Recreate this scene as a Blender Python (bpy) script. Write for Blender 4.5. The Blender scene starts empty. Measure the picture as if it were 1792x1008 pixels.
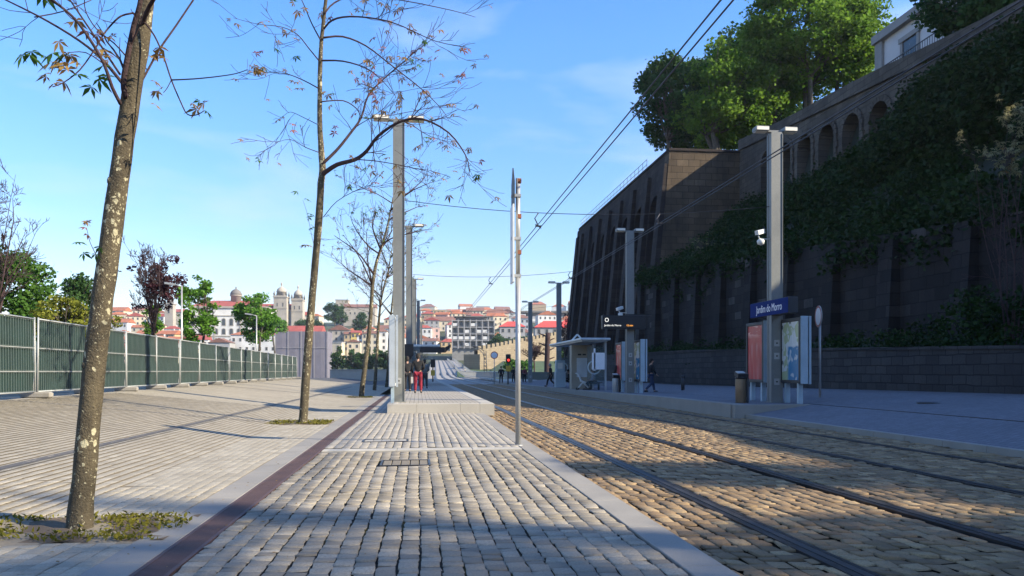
import bpy, math, random
import numpy as np
from mathutils import Vector, Matrix

S = bpy.context.scene
COL = S.collection
R = math.radians

# ------------------------------------------------------------------ camera, sky, sun, exposure
F = 1394.0                      # focal length in photo pixels (1792 wide)
EYE = 1.3
YAW = math.atan2(896 - 732, F)  # street direction vanishes at px 732
CA, SA = math.cos(YAW), math.sin(YAW)
HZ = 650.0

def P(px, py, D):
    """photo pixel at camera depth D -> world point"""
    a = (px - 896) / F * D
    return Vector((D * SA + a * CA, D * CA - a * SA, EYE + (HZ - py) / F * D))

def G(px, py, z=0.0):
    D = (EYE - z) * F / (py - HZ)
    p = P(px, py, D)
    return Vector((p.x, p.y, z))

def dep(x, y):
    return x * SA + y * CA

cam_d = bpy.data.cameras.new('camera')
cam = bpy.data.objects.new('camera', cam_d)
COL.objects.link(cam)
cam_d.sensor_width = 36.0
cam_d.lens = F / 1792 * 36.0
cam_d.shift_y = (HZ - 504) / 1792
cam_d.clip_start = 0.1
cam_d.clip_end = 20000
cam.location = (0, 0, EYE)
cam.rotation_euler = (math.pi / 2, 0, -YAW)
S.camera = cam

SUN_EL = R(31)
_h = Vector((0.945 * CA - 0.33 * SA, -0.945 * SA - 0.33 * CA, 0)).normalized()
SUN = Vector((_h.x * math.cos(SUN_EL), _h.y * math.cos(SUN_EL), math.sin(SUN_EL)))
wd = bpy.data.worlds.new('World')
S.world = wd
wd.use_nodes = True
_n = wd.node_tree
_bg = _n.nodes['Background']
_sk = _n.nodes.new('ShaderNodeTexSky')
_sk.sky_type = 'NISHITA'
_sk.sun_disc = False
_sk.sun_elevation = SUN_EL
_sk.sun_rotation = math.atan2(SUN.x, SUN.y)
_sk.air_density = 1.0
_sk.dust_density = 0.15
_sk.ozone_density = 2.2
_hs = _n.nodes.new('ShaderNodeHueSaturation')
_hs.inputs['Saturation'].default_value = 1.28
_n.links.new(_sk.outputs[0], _hs.inputs['Color'])
# thin high cloud wisps low on the left of the sky
_tc = _n.nodes.new('ShaderNodeTexCoord')
_mp = _n.nodes.new('ShaderNodeMapping')
_mp.inputs['Scale'].default_value = (1.1, 1.1, 5.0)
_n.links.new(_tc.outputs['Generated'], _mp.inputs['Vector'])
_nz = _n.nodes.new('ShaderNodeTexNoise')
_nz.inputs['Scale'].default_value = 2.6
_nz.inputs['Detail'].default_value = 6
_nz.inputs['Distortion'].default_value = 0.3
_n.links.new(_mp.outputs[0], _nz.inputs['Vector'])
_cr = _n.nodes.new('ShaderNodeMapRange')
_cr.inputs['From Min'].default_value = 0.47
_cr.inputs['From Max'].default_value = 0.75
_cr.inputs['To Max'].default_value = 0.5
_n.links.new(_nz.outputs['Fac'], _cr.inputs['Value'])
_mx = _n.nodes.new('ShaderNodeMix')
_mx.data_type = 'RGBA'
_mx.inputs['B'].default_value = (3.6, 4.1, 4.9, 1)
_n.links.new(_cr.outputs[0], _mx.inputs['Factor'])
_n.links.new(_hs.outputs[0], _mx.inputs['A'])
# the air low over the city is a little dimmer and greyer than the clear-sky model
_sp = _n.nodes.new('ShaderNodeSeparateXYZ')
_n.links.new(_tc.outputs['Generated'], _sp.inputs[0])
_hz = _n.nodes.new('ShaderNodeMapRange')
_hz.inputs['From Min'].default_value = 0.0
_hz.inputs['From Max'].default_value = 0.38
_n.links.new(_sp.outputs[2], _hz.inputs['Value'])
_hc = _n.nodes.new('ShaderNodeMix'); _hc.data_type = 'RGBA'
_hc.inputs['A'].default_value = (.78, .64, .63, 1)
_hc.inputs['B'].default_value = (1.0, .96, 1.08, 1)
_n.links.new(_hz.outputs[0], _hc.inputs['Factor'])
_vm = _n.nodes.new('ShaderNodeVectorMath'); _vm.operation = 'MULTIPLY'
_n.links.new(_mx.outputs['Result'], _vm.inputs[0])
_n.links.new(_hc.outputs['Result'], _vm.inputs[1])
_n.links.new(_vm.outputs[0], _bg.inputs['Color'])
_bg.inputs['Strength'].default_value = 0.122

sun_d = bpy.data.lights.new('sun', 'SUN')
sun_d.energy = 4.4
sun_d.angle = R(0.5)
sun_d.color = (1.0, 0.87, 0.66)
sun = bpy.data.objects.new('sun', sun_d)
COL.objects.link(sun)
sun.rotation_euler = SUN.to_track_quat('Z', 'Y').to_euler()
S.view_settings.view_transform = 'Standard'
S.view_settings.look = 'None'
S.view_settings.gamma = 1
S.view_settings.exposure = 1.34
S.cycles.max_bounces = 5
S.cycles.diffuse_bounces = 3
S.cycles.transparent_max_bounces = 12
S.cycles.sample_clamp_indirect = 4

# ------------------------------------------------------------------ helpers
def tag(o, label=None, cat=None, group=None, kind=None):
    if label: o['label'] = label
    if cat: o['category'] = cat
    if group: o['group'] = group
    if kind: o['kind'] = kind
    return o

def empty(name, loc, label, cat, group=None, rz=0.0):
    o = bpy.data.objects.new(name, None)
    COL.objects.link(o)
    o.location = loc
    o.rotation_euler = (0, 0, rz)
    return tag(o, label, cat, group)

def link_mesh(name, me, mats, parent=None):
    o = bpy.data.objects.new(name, me)
    if not isinstance(mats, (list, tuple)): mats = [mats]
    for m in mats: me.materials.append(m)
    COL.objects.link(o)
    if parent is not None: o.parent = parent
    return o

def copy_tree(o, parent=None):
    c = o.copy()
    COL.objects.link(c)
    c.parent = parent
    for ch in list(o.children): copy_tree(ch, c)
    return c

class MB:
    """collects faces for one mesh object"""
    def __init__(s):
        s.v, s.f, s.m, s.sm = [], [], [], []
        s.mi = 0
    def add(s, verts, faces, smooth=False):
        b = len(s.v)
        s.v.extend([tuple(v) for v in verts])
        for f in faces:
            s.f.append([i + b for i in f]); s.m.append(s.mi); s.sm.append(smooth)
        return s
    def box(s, x0, x1, y0, y1, z0, z1, bev=0.0):
        if x0 > x1: x0, x1 = x1, x0
        if y0 > y1: y0, y1 = y1, y0
        if bev <= 0:
            v = [(x, y, z) for z in (z0, z1) for y in (y0, y1) for x in (x0, x1)]
            return s.add(v, [(0, 2, 3, 1), (4, 5, 7, 6), (0, 1, 5, 4), (2, 6, 7, 3), (0, 4, 6, 2), (1, 3, 7, 5)])
        b = min(bev, (x1 - x0) * .45, (y1 - y0) * .45, (z1 - z0) * .45)
        def ring(z, i):
            return [(x0 + i, y0 + i, z), (x1 - i, y0 + i, z), (x1 - i, y1 - i, z), (x0 + i, y1 - i, z)]
        v = ring(z0, b) + ring(z0 + b, 0) + ring(z1 - b, 0) + ring(z1, b)
        f = [(3, 2, 1, 0), (12, 13, 14, 15)]
        for k in range(3):
            for j in range(4):
                a = k * 4 + j; c = k * 4 + (j + 1) % 4
                f.append((a, c, c + 4, a + 4))
        return s.add(v, f)
    def obox(s, c, ax, ay, az, hx, hy, hz):
        c, ax, ay, az = Vector(c), Vector(ax), Vector(ay), Vector(az)
        v = [c + ax * (hx * i) + ay * (hy * j) + az * (hz * k) for k in (-1, 1) for j in (-1, 1) for i in (-1, 1)]
        return s.add(v, [(0, 2, 3, 1), (4, 5, 7, 6), (0, 1, 5, 4), (2, 6, 7, 3), (0, 4, 6, 2), (1, 3, 7, 5)])
    def tube(s, pts, rad, n=8, cap=True, smooth=True):
        pts = [Vector(p) for p in pts]
        if not isinstance(rad, (list, tuple)): rad = [rad] * len(pts)
        b = len(s.v)
        N = len(pts)
        ref = None
        for i, p in enumerate(pts):
            t = (pts[min(i + 1, N - 1)] - pts[max(i - 1, 0)])
            t = t.normalized() if t.length > 1e-9 else Vector((0, 0, 1))
            if ref is None:
                ref = Vector((1, 0, 0)) if abs(t.x) < .8 else Vector((0, 1, 0))
            u = (ref - t * ref.dot(t))
            u = u.normalized() if u.length > 1e-6 else t.orthogonal().normalized()
            w = t.cross(u)
            ref = u
            for k in range(n):
                a = 2 * math.pi * k / n
                s.v.append(tuple(p + (u * math.cos(a) + w * math.sin(a)) * rad[i]))
        for i in range(N - 1):
            for k in range(n):
                a = b + i * n + k; c = b + i * n + (k + 1) % n
                s.f.append([a, c, c + n, a + n]); s.m.append(s.mi); s.sm.append(smooth)
        if cap:
            s.f.append([b + k for k in range(n)][::-1]); s.m.append(s.mi); s.sm.append(False)
            s.f.append([b + (N - 1) * n + k for k in range(n)]); s.m.append(s.mi); s.sm.append(False)
        return s
    def cyl(s, x, y, z0, z1, r, n=16, r2=None):
        return s.tube([(x, y, z0), (x, y, z1)], [r, r if r2 is None else r2], n)
    def lathe(s, x, y, prof, n=20, smooth=True):
        b = len(s.v)
        for r, z in prof:
            for k in range(n):
                a = 2 * math.pi * k / n
                s.v.append((x + r * math.cos(a), y + r * math.sin(a), z))
        for i in range(len(prof) - 1):
            for k in range(n):
                a = b + i * n + k; c = b + i * n + (k + 1) % n
                s.f.append([a, c, c + n, a + n]); s.m.append(s.mi); s.sm.append(smooth)
        s.f.append([b + k for k in range(n)][::-1]); s.m.append(s.mi); s.sm.append(False)
        s.f.append([b + (len(prof) - 1) * n + k for k in range(n)]); s.m.append(s.mi); s.sm.append(False)
        return s
    def prism(s, poly, axis, a0, a1):
        """poly of 2-D points extruded along axis ('x','y','z') from a0 to a1"""
        n = len(poly)
        def mk(p, a):
            return (a, p[0], p[1]) if axis == 'x' else (p[0], a, p[1]) if axis == 'y' else (p[0], p[1], a)
        v = [mk(p, a0) for p in poly] + [mk(p, a1) for p in poly]
        f = [list(range(n))[::-1], list(range(n, 2 * n))]
        for i in range(n):
            j = (i + 1) % n
            f.append((i, j, j + n, i + n))
        return s.add(v, f)
    def ell(s, c, rx, ry, rz, nu=10, nv=7):
        b = len(s.v)
        for j in range(nv + 1):
            th = math.pi * j / nv
            for i in range(nu):
                ph = 2 * math.pi * i / nu
                s.v.append((c[0] + rx * math.sin(th) * math.cos(ph), c[1] + ry * math.sin(th) * math.sin(ph), c[2] + rz * math.cos(th)))
        for j in range(nv):
            for i in range(nu):
                a = b + j * nu + i; d = b + j * nu + (i + 1) % nu
                s.f.append([a, a + nu, d + nu, d]); s.m.append(s.mi); s.sm.append(True)
        return s
    def build(s, name, mats, parent=None):
        me = bpy.data.meshes.new(name)
        me.from_pydata(s.v, [], s.f)
        o = link_mesh(name, me, mats, parent)
        me.polygons.foreach_set('material_index', s.m)
        me.polygons.foreach_set('use_smooth', s.sm)
        me.update()
        return o

def numesh(name, V, Fq, mats, parent=None, attr=None, smooth=False):
    """quads from numpy arrays, optional per-face float attributes"""
    me = bpy.data.meshes.new(name)
    nv, nf = len(V), len(Fq)
    me.vertices.add(nv); me.vertices.foreach_set('co', np.asarray(V, dtype=np.float32).ravel())
    k = Fq.shape[1]
    me.loops.add(nf * k); me.loops.foreach_set('vertex_index', np.asarray(Fq, dtype=np.int32).ravel())
    me.polygons.add(nf)
    me.polygons.foreach_set('loop_start', np.arange(nf, dtype=np.int32) * k)
    me.polygons.foreach_set('loop_total', np.full(nf, k, dtype=np.int32))
    me.update(calc_edges=True)
    if attr is not None:
        a = me.attributes.new('tone', 'FLOAT', 'FACE')
        a.data.foreach_set('value', np.asarray(attr, dtype=np.float32))
    if smooth:
        me.polygons.foreach_set('use_smooth', np.ones(nf, dtype=bool))
    me.validate()
    return link_mesh(name, me, mats, parent)

# ------------------------------------------------------------------ materials
class NT:
    def __init__(s, name):
        s.m = bpy.data.materials.new(name); s.m.use_nodes = True
        s.t = s.m.node_tree; s.b = s.t.nodes['Principled BSDF']
        s._tc = None
    def n(s, t, **kw):
        d = s.t.nodes.new(t)
        for k, v in kw.items():
            if hasattr(d, k): setattr(d, k, v)
        return d
    def l(s, a, b): s.t.links.new(a, b)
    def co(s):
        if s._tc is None: s._tc = s.n('ShaderNodeTexCoord')
        return s._tc.outputs['Object']
    def mapv(s, scale=(1, 1, 1), rot=(0, 0, 0), src=None):
        m = s.n('ShaderNodeMapping')
        m.inputs['Scale'].default_value = scale; m.inputs['Rotation'].default_value = rot
        s.l(src or s.co(), m.inputs['Vector']); return m.outputs[0]
    def noise(s, scale, detail=4, rough=.55, src=None, dist=0):
        d = s.n('ShaderNodeTexNoise')
        d.inputs['Scale'].default_value = scale; d.inputs['Detail'].default_value = detail
        d.inputs['Roughness'].default_value = rough; d.inputs['Distortion'].default_value = dist
        s.l(src or s.co(), d.inputs['Vector']); return d.outputs['Fac']
    def ramp(s, f, a, b, to0=0, to1=1):
        d = s.n('ShaderNodeMapRange')
        d.inputs['From Min'].default_value = a; d.inputs['From Max'].default_value = b
        d.inputs['To Min'].default_value = to0; d.inputs['To Max'].default_value = to1
        s.l(f, d.inputs['Value']); return d.outputs[0]
    def mix(s, f, a, b, mode='MIX'):
        d = s.n('ShaderNodeMix'); d.data_type = 'RGBA'; d.blend_type = mode
        for sock, v in (('A', a), ('B', b)):
            if isinstance(v, (tuple, list)): d.inputs[sock].default_value = (*v[:3], 1)
            else: s.l(v, d.inputs[sock])
        if isinstance(f, (int, float)): d.inputs['Factor'].default_value = f
        else: s.l(f, d.inputs['Factor'])
        return d.outputs['Result']
    def math(s, op, a, b):
        d = s.n('ShaderNodeMath'); d.operation = op
        for i, v in enumerate((a, b)):
            if isinstance(v, (int, float)): d.inputs[i].default_value = v
            else: s.l(v, d.inputs[i])
        return d.outputs[0]
    def bump(s, h, strength=.3, dist=.01):
        d = s.n('ShaderNodeBump')
        d.inputs['Strength'].default_value = strength; d.inputs['Distance'].default_value = dist
        s.l(h, d.inputs['Height']); s.l(d.outputs[0], s.b.inputs['Normal'])
    def tone(s):
        d = s.n('ShaderNodeAttribute'); d.attribute_name = 'tone'; return d.outputs['Fac']
    def out(s, col, rough=.8, metal=0.0, spec=None):
        if isinstance(col, (tuple, list)): s.b.inputs['Base Color'].default_value = (*col[:3], 1)
        else: s.l(col, s.b.inputs['Base Color'])
        if isinstance(rough, (int, float)): s.b.inputs['Roughness'].default_value = rough
        else: s.l(rough, s.b.inputs['Roughness'])
        s.b.inputs['Metallic'].default_value = metal
        if spec is not None: s.b.inputs['Specular IOR Level'].default_value = spec
        return s.m

def dirty(name, c, var=.18, scale=3.0, rough=.7, metal=0.0, bump=0.0, fine=40):
    n = NT(name)
    f = n.noise(scale, 6)
    lo = tuple(x * (1 - var) for x in c); hi = tuple(min(1, x * (1 + var)) for x in c)
    col = n.mix(n.ramp(f, .3, .7), lo, hi)
    f2 = n.noise(fine, 3)
    col = n.mix(n.ramp(f2, .35, .75, 0, .35), col, tuple(x * .62 for x in c))
    if bump: n.bump(f2, bump, .01)
    return n.out(col, n.ramp(f, .2, .8, max(.05, rough - .12), min(1, rough + .12)), metal)

def sett_mat(name, c1, c2, c3, moss=0.0, bump=.5):
    """stone setts: each stone has its own tone (face attribute), plus grain"""
    n = NT(name)
    t = n.tone()
    col = n.mix(n.ramp(t, 0, .5), c1, c2)
    col = n.mix(n.ramp(t, .55, 1.0), col, c3)
    g = n.noise(55, 6, .75)
    col = n.mix(n.ramp(g, .42, .7, 0, .75), col, tuple(x * .45 for x in c2))
    b = n.noise(1.1, 5, .6)
    col = n.mix(n.ramp(b, .35, .72, 0, .4), col, tuple(x * .6 for x in c1))
    if moss:
        d = n.noise(.8, 4)
        col = n.mix(n.ramp(d, .55, .75, 0, moss), col, (.16, .12, .035))
    st = n.noise(2.6, 6, .7)
    col = n.mix(n.ramp(st, .56, .7, 0, .35), col, tuple(x * .5 for x in c1))
    n.bump(g, bump, .008)
    return n.out(col, .78, spec=.35)

def joint_mat(name, c, moss=None):
    n = NT(name)
    f = n.noise(25, 5)
    col = n.mix(f, tuple(x * .5 for x in c), c)
    if moss:
        d = n.noise(.55, 3)
        col = n.mix(n.ramp(d, .5, .68), col, moss)
    return n.out(col, .95, spec=.1)

def brick_mat(name, cols, mortar, bw, bh, axes='yz', mort=.03, stain=(.03, .03, .03), stain_amt=.6, rough=.9, bump=.5, light=0.0, warp=.05, moff=.5):
    """block masonry; axes picks which object axes run along / up the wall"""
    n = NT(name)
    sep = n.n('ShaderNodeSeparateXYZ'); n.l(n.co(), sep.inputs[0])
    com = n.n('ShaderNodeCombineXYZ')
    nz = n.noise(1.7, 4)
    w = n.ramp(nz, 0, 1, -warp, warp)
    n.l(n.math('ADD', sep.outputs['xyz'.index(axes[0])], w), com.inputs[0])
    n.l(n.math('ADD', sep.outputs['xyz'.index(axes[1])], w), com.inputs[1])
    b = n.n('ShaderNodeTexBrick')
    b.offset = moff
    b.inputs['Scale'].default_value = 1.0
    b.inputs['Brick Width'].default_value = bw; b.inputs['Row Height'].default_value = bh
    b.inputs['Mortar Size'].default_value = mort; b.inputs['Mortar Smooth'].default_value = .4
    b.inputs['Bias'].default_value = 0
    b.inputs['Color1'].default_value = (*cols[0], 1); b.inputs['Color2'].default_value = (*cols[1], 1)
    b.inputs['Mortar'].default_value = (*mortar, 1)
    n.l(com.outputs[0], b.inputs['Vector'])
    col = b.outputs['Color']
    if light:
        # scattered replaced pale blocks: one random tone per cell of the same bond
        b2 = n.n('ShaderNodeTexBrick'); b2.offset = moff
        b2.inputs['Scale'].default_value = 1.0
        b2.inputs['Brick Width'].default_value = bw; b2.inputs['Row Height'].default_value = bh
        b2.inputs['Mortar Size'].default_value = mort; b2.inputs['Mortar Smooth'].default_value = .1
        b2.inputs['Color1'].default_value = (0, 0, 0, 1); b2.inputs['Color2'].default_value = (1, 1, 1, 1)
        b2.inputs['Mortar'].default_value = (0, 0, 0, 1)
        n.l(com.outputs[0], b2.inputs['Vector'])
        col = n.mix(n.ramp(b2.outputs['Color'], 1 - light, 1 - light + .02, 0, .85), col, tuple(min(1, x * 2.4) for x in cols[1]))
    st = n.noise(.35, 6, .65, src=n.mapv((1, 1, .35)))
    col = n.mix(n.ramp(st, .38, .68, 0, stain_amt), col, stain)
    g = n.noise(14, 5)
    col = n.mix(n.ramp(g, .3, .8, 0, .4), col, tuple(x * .5 for x in cols[0]))
    h = n.math('ADD', n.math('MULTIPLY', b.outputs['Fac'], -1.0), n.math('MULTIPLY', g, .5))
    n.bump(h, bump, .04)
    return n.out(col, rough, spec=.15)

def leaf_mat(name, c1, c2, trans=.35, scale=.6):
    n = NT(name)
    t = n.tone()
    col = n.mix(t, c1, c2)
    f = n.noise(scale, 3)
    col = n.mix(n.ramp(f, .35, .7, 0, .45), col, tuple(x * .55 for x in c1))
    n.out(col, .65, spec=.14)
    tr = n.n('ShaderNodeBsdfTranslucent'); n.l(col, tr.inputs['Color'])
    ms = n.n('ShaderNodeMixShader'); ms.inputs[0].default_value = trans
    n.l(n.b.outputs[0], ms.inputs[1]); n.l(tr.outputs[0], ms.inputs[2])
    n.l(ms.outputs[0], n.t.nodes['Material Output'].inputs['Surface'])
    return n.m

def bark_mat(name, base, dark, lichen=None, amt=.5, scale=9):
    n = NT(name)
    f = n.noise(scale, 6, .65, src=n.mapv((1, 1, .45)))
    col = n.mix(n.ramp(f, .3, .7), dark, base)
    if lichen:
        z = n.noise(1.3, 3)
        for sc, th in ((scale * 1.15, .36), (scale * 2.6, .34), (scale * 5, .3)):
            d = n.n('ShaderNodeTexVoronoi'); d.feature = 'F1'; d.inputs['Scale'].default_value = sc
            d.inputs['Randomness'].default_value = 1
            nv = n.n('ShaderNodeTexNoise'); nv.inputs['Scale'].default_value = sc * .9; n.l(n.co(), nv.inputs['Vector'])
            vm = n.n('ShaderNodeMix'); vm.data_type = 'VECTOR'; vm.inputs['Factor'].default_value = .06
            n.l(n.mapv((1, 1, .75)), vm.inputs['A']); n.l(nv.outputs['Color'], vm.inputs['B'])
            n.l(vm.outputs['Result'], d.inputs['Vector'])
            sp = n.n('ShaderNodeSeparateColor'); n.l(d.outputs['Color'], sp.inputs[0])
            size = n.math('MULTIPLY', n.math('SUBTRACT', sp.outputs[0], 1.0 - amt * 1.25), n.ramp(z, .38, .62, .3, 1.15))
            k = n.math('SUBTRACT', n.math('MULTIPLY', size, th * 2.2), d.outputs['Distance'])
            col = n.mix(n.ramp(k, -.01, .05, 0, .9), col, lichen)
    n.bump(n.math('ADD', f, n.noise(scale * 5, 4)), .9, .02)
    return n.out(col, .9, spec=.15)

M = {}
M['steel'] = dirty('galvanised_steel', (.36, .37, .37), .12, 1.5, .45, .35)
M['greypaint'] = dirty('grey_painted_steel', (.165, .175, .17), .14, 1.2, .5, .0, 0, 18)
M['darkpaint'] = dirty('dark_painted_steel', (.03, .032, .036), .2, 2, .5)
M['black'] = dirty('black_plastic', (.012, .012, .014), .2, 4, .45)
M['whitepaint'] = dirty('white_painted_metal', (.62, .64, .62), .08, 2, .45)
M['alu'] = dirty('brushed_aluminium', (.52, .56, .57), .1, 2, .38, .5)
M['paleblue'] = dirty('pale_blue_grey_panel', (.34, .44, .50), .1, 2, .4, .2)
M['lens'] = dirty('frosted_lamp_glass', (.75, .72, .62), .06, 3, .35)
M['rust'] = dirty('rusty_bracket', (.22, .08, .04), .3, 8, .8)
M['rail'] = dirty('dark_rail_steel', (.035, .033, .034), .3, 6, .38, .5)
M['railhead'] = dirty('worn_rail_head', (.055, .054, .056), .2, 5, .4, .5)
M['drain'] = dirty('rusty_drain_grating', (.085, .052, .05), .3, 3, .75, .1, .3)
M['granite'] = dirty('sawn_granite', (.25, .235, .205), .14, 1.3, .8, 0, .25, 90)
M['granite_pale'] = dirty('pale_granite', (.37, .35, .305), .12, 1.0, .8, 0, .2, 90)
M['asphalt'] = dirty('asphalt', (.07, .07, .072), .2, .7, .9, 0, .3, 60)
M['deck'] = dirty('pale_bridge_concrete', (.27, .26, .245), .15, .2, .85)
M['concrete'] = dirty('pale_concrete', (.38, .36, .31), .15, .8, .9, 0, .2)
M['soil'] = dirty('bare_soil', (.12, .085, .05), .35, 3, .95, 0, .6)
M['terrain'] = dirty('scrub_terrain', (.045, .06, .03), .4, .06, .95)
M['slope'] = dirty('dark_slope_soil', (.016, .022, .012), .4, .6, .95)  # dark soil tone for the right hillside

def glass_mat(name, tint, alpha):
    n = NT(name)
    n.out(tint, .05, spec=.6)
    n.b.inputs['Alpha'].default_value = alpha
    return n.m
M['glass'] = glass_mat('shelter_glass', (.10, .16, .17), .16)
M['frost'] = glass_mat('etched_ring_on_glass', (.55, .62, .62), .75)
M['winglass'] = dirty('dark_window_glass', (.05, .06, .07), .3, .8, .2)

# ------------------------------------------------------------------ terrain
def plaza_z(x):
    return float(np.interp(x, [-9.7, -3.3], [.62, 0.0]))

def side_z(x, y):
    """right hand pavement: rises from the kerb to the foot of the wall"""
    plat = float(np.interp(y, [30, 45, 80], [.33, .20, .16]))
    far = float(np.interp(y, [18, 47], [.72, .50]))
    return float(np.interp(x, [9.65, 11.6, 16.2], [.04, plat, max(far, plat + .1)]))

BRX = lambda y: float(np.interp(y, [85, 150, 250, 400, 700], [5.7, 6.0, 8.0, 11.2, 17.0]))   # bridge axis
BRZ = lambda y: float(np.interp(y, [85, 190, 230, 400, 700], [-.06, -.06, .4, 6.0, 14.0]))

RET_X = 20.7
def ret_top(y): return float(np.interp(y, [-30, 10, 25, 66, 74], [6.0, 6.2, 6.8, 9.9, 10.2]))
def arch_top(D): return 20.6 + .085 * (D - 52)
def off_top(y): return float(np.interp(y, [-30, -3, 3, 8, 14, 24], [18.5, 18.0, 16.2, 15.8, 17.2, 18.6]))  # terrace height out of view, shaped to set the shade edge on the tracks

def city_z(D):
    return float(np.interp(D, [300, 425, 440, 480, 560, 650, 760, 1000, 1700, 2600], [-45, -30, 4, 10, 17, 37, 48, 62, 105, 96]))

def terrain_z(x, y):
    D = dep(x, y)
    near = -.35
    if x > 16.5:
        zr = float(np.interp(x, [16.5, 20.6, 21.2, 31.2, 32, 80, 200], [1.3, 1.9, ret_top(y) - .3, 16.6, 19.6, 21, 24]))
        if y > 75 and x < 34: zr = 1.2
        if y > 116: zr = 1.2
        if x > 31.1 and y < 24: zr = min(zr, off_top(y) - .6)
        near = zr
    fall = max(0.0, min(1.0, (y - 100) / 60.0))
    if x > 16.5: fall = max(0.0, min(1.0, (y - 150) / 40.0))
    gorge = -45.0
    z = near * (1 - fall) + gorge * fall
    if D > 300: z = max(z, city_z(D))
    if y < -60: z = near
    return z

def build_terrain():
    xs = np.concatenate([np.linspace(-3500, -700, 12)[:-1], np.linspace(-700, -30, 40)[:-1], np.linspace(-30, 15, 10), [16.4, 16.6, 20.5, 20.6, 21.2], np.linspace(23, 31.2, 8), [32, 40, 60, 80], np.linspace(100, 700, 26), np.linspace(900, 3500, 10)])
    ys = np.concatenate([[-400, -120], np.linspace(-60, 100, 65), np.linspace(104, 200, 20), np.linspace(210, 500, 40), np.linspace(510, 1000, 50), np.linspace(1030, 3000, 30), [4000, 6000, 9000]])
    V = np.array([(x, y, terrain_z(x, y)) for y in ys for x in xs])
    nx, ny = len(xs), len(ys)
    Fq = np.array([(j * nx + i, j * nx + i + 1, (j + 1) * nx + i + 1, (j + 1) * nx + i) for j in range(ny - 1) for i in range(nx - 1)])
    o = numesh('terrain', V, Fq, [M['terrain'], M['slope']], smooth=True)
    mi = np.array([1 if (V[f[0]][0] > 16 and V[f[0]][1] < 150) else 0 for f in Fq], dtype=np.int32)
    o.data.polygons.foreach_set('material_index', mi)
    tag(o, kind='structure')
build_terrain()

def sheet(name, xs, ys, zf, mat, kind='structure'):
    V = np.array([(x, y, zf(x, y)) for y in ys for x in xs])
    nx, ny = len(xs), len(ys)
    Fq = np.array([(j * nx + i, j * nx + i + 1, (j + 1) * nx + i + 1, (j + 1) * nx + i) for j in range(ny - 1) for i in range(nx - 1)])
    o = numesh(name, V, Fq, mat)
    return tag(o, kind=kind)

def setts(name, x0, x1, y0, y1, roww, length, zf, mat, seed, gap=.011, jit=.006, dome=.012, skew=0.0, lift=.004, hole=None, inner=.92, wv=1.0):
    """real stone setts: rows run along +Y, every stone slightly different"""
    rg = np.random.default_rng(seed)
    nrow = max(1, int(round((x1 - x0) / roww)))
    w = (x1 - x0) / nrow
    C = []; T = []
    for r in range(nrow):
        n = int((y1 - y0) / length * 1.25) + 4
        L = length * rg.uniform(.72, 1.3, n)
        e = y0 + np.cumsum(L) - L[0] * rg.random()
        a, b = e[:-1], e[1:]
        ok = (a > y0) & (b < y1)
        a, b = a[ok], b[ok]
        xa = x0 + r * w
        xm = xa + w / 2
        ym = (a + b) / 2
        D = xm * SA + ym * CA
        lat = xm * CA - ym * SA
        px = 896 + F * lat / np.maximum(D, .3)
        keep = (D > 2.2) & (px > -900) & (px < 2700)
        if hole is not None:
            keep &= ~hole(xm, ym)
        a, b = a[keep], b[keep]
        wob = wv * (.005 * np.sin(a * 1.7 + r * .9) + .006 * np.sin(a * .61 + r * .35))
        n = len(a)
        if n == 0: continue
        q = np.zeros((n, 4, 2))
        q[:, 0, 0] = xa + gap / 2; q[:, 1, 0] = xa + w - gap / 2; q[:, 2, 0] = xa + w - gap / 2; q[:, 3, 0] = xa + gap / 2
        g2 = gap * rg.uniform(.5, 1.5, n) * .5
        q[:, 0, 1] = a + g2; q[:, 1, 1] = a + g2; q[:, 2, 1] = b - g2; q[:, 3, 1] = b - g2
        q[:, :, 0] += wob[:, None]
        q += rg.normal(0, jit, q.shape)
        if skew: q[:, 1:3, 1] += skew * rg.normal(0, 1, (n, 1))
        C.append(q)
    if not C: return None
    q = np.concatenate(C)
    n = len(q)
    c = q.mean(axis=1, keepdims=True)
    qi = c + (q - c) * inner
    z = np.array([zf(x, y) for x, y in c[:, 0, :]])
    dz = rg.normal(0, lift, n)
    tilt = rg.normal(0, lift * .7, (n, 4))
    Vo = np.concatenate([q, (z - dome * 1.6)[:, None, None] * np.ones((n, 4, 1))], axis=2)
    Vi = np.concatenate([qi, ((z + dz)[:, None] + tilt)[:, :, None]], axis=2)
    Vm = np.concatenate([c + (q - c) * (.5 + inner * .5), ((z + dz)[:, None] + tilt * 1.1 - dome * .42)[:, :, None]], axis=2)
    V = np.concatenate([Vo, Vm, Vi], axis=1).reshape(-1, 3)
    pat = [(8, 9, 10, 11)]
    for k in range(4):
        j = (k + 1) % 4
        pat += [(k, j, 4 + j, 4 + k), (4 + k, 4 + j, 8 + j, 8 + k)]
    pat = np.array(pat)
    Fq = (np.arange(n) * 12)[:, None, None] + pat[None]
    tone = np.repeat(np.clip(rg.normal(.5, .30, n), 0, 1), len(pat))
    o = numesh(name, V, Fq.reshape(-1, 4), mat, attr=tone)
    return tag(o, kind='structure')

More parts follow.
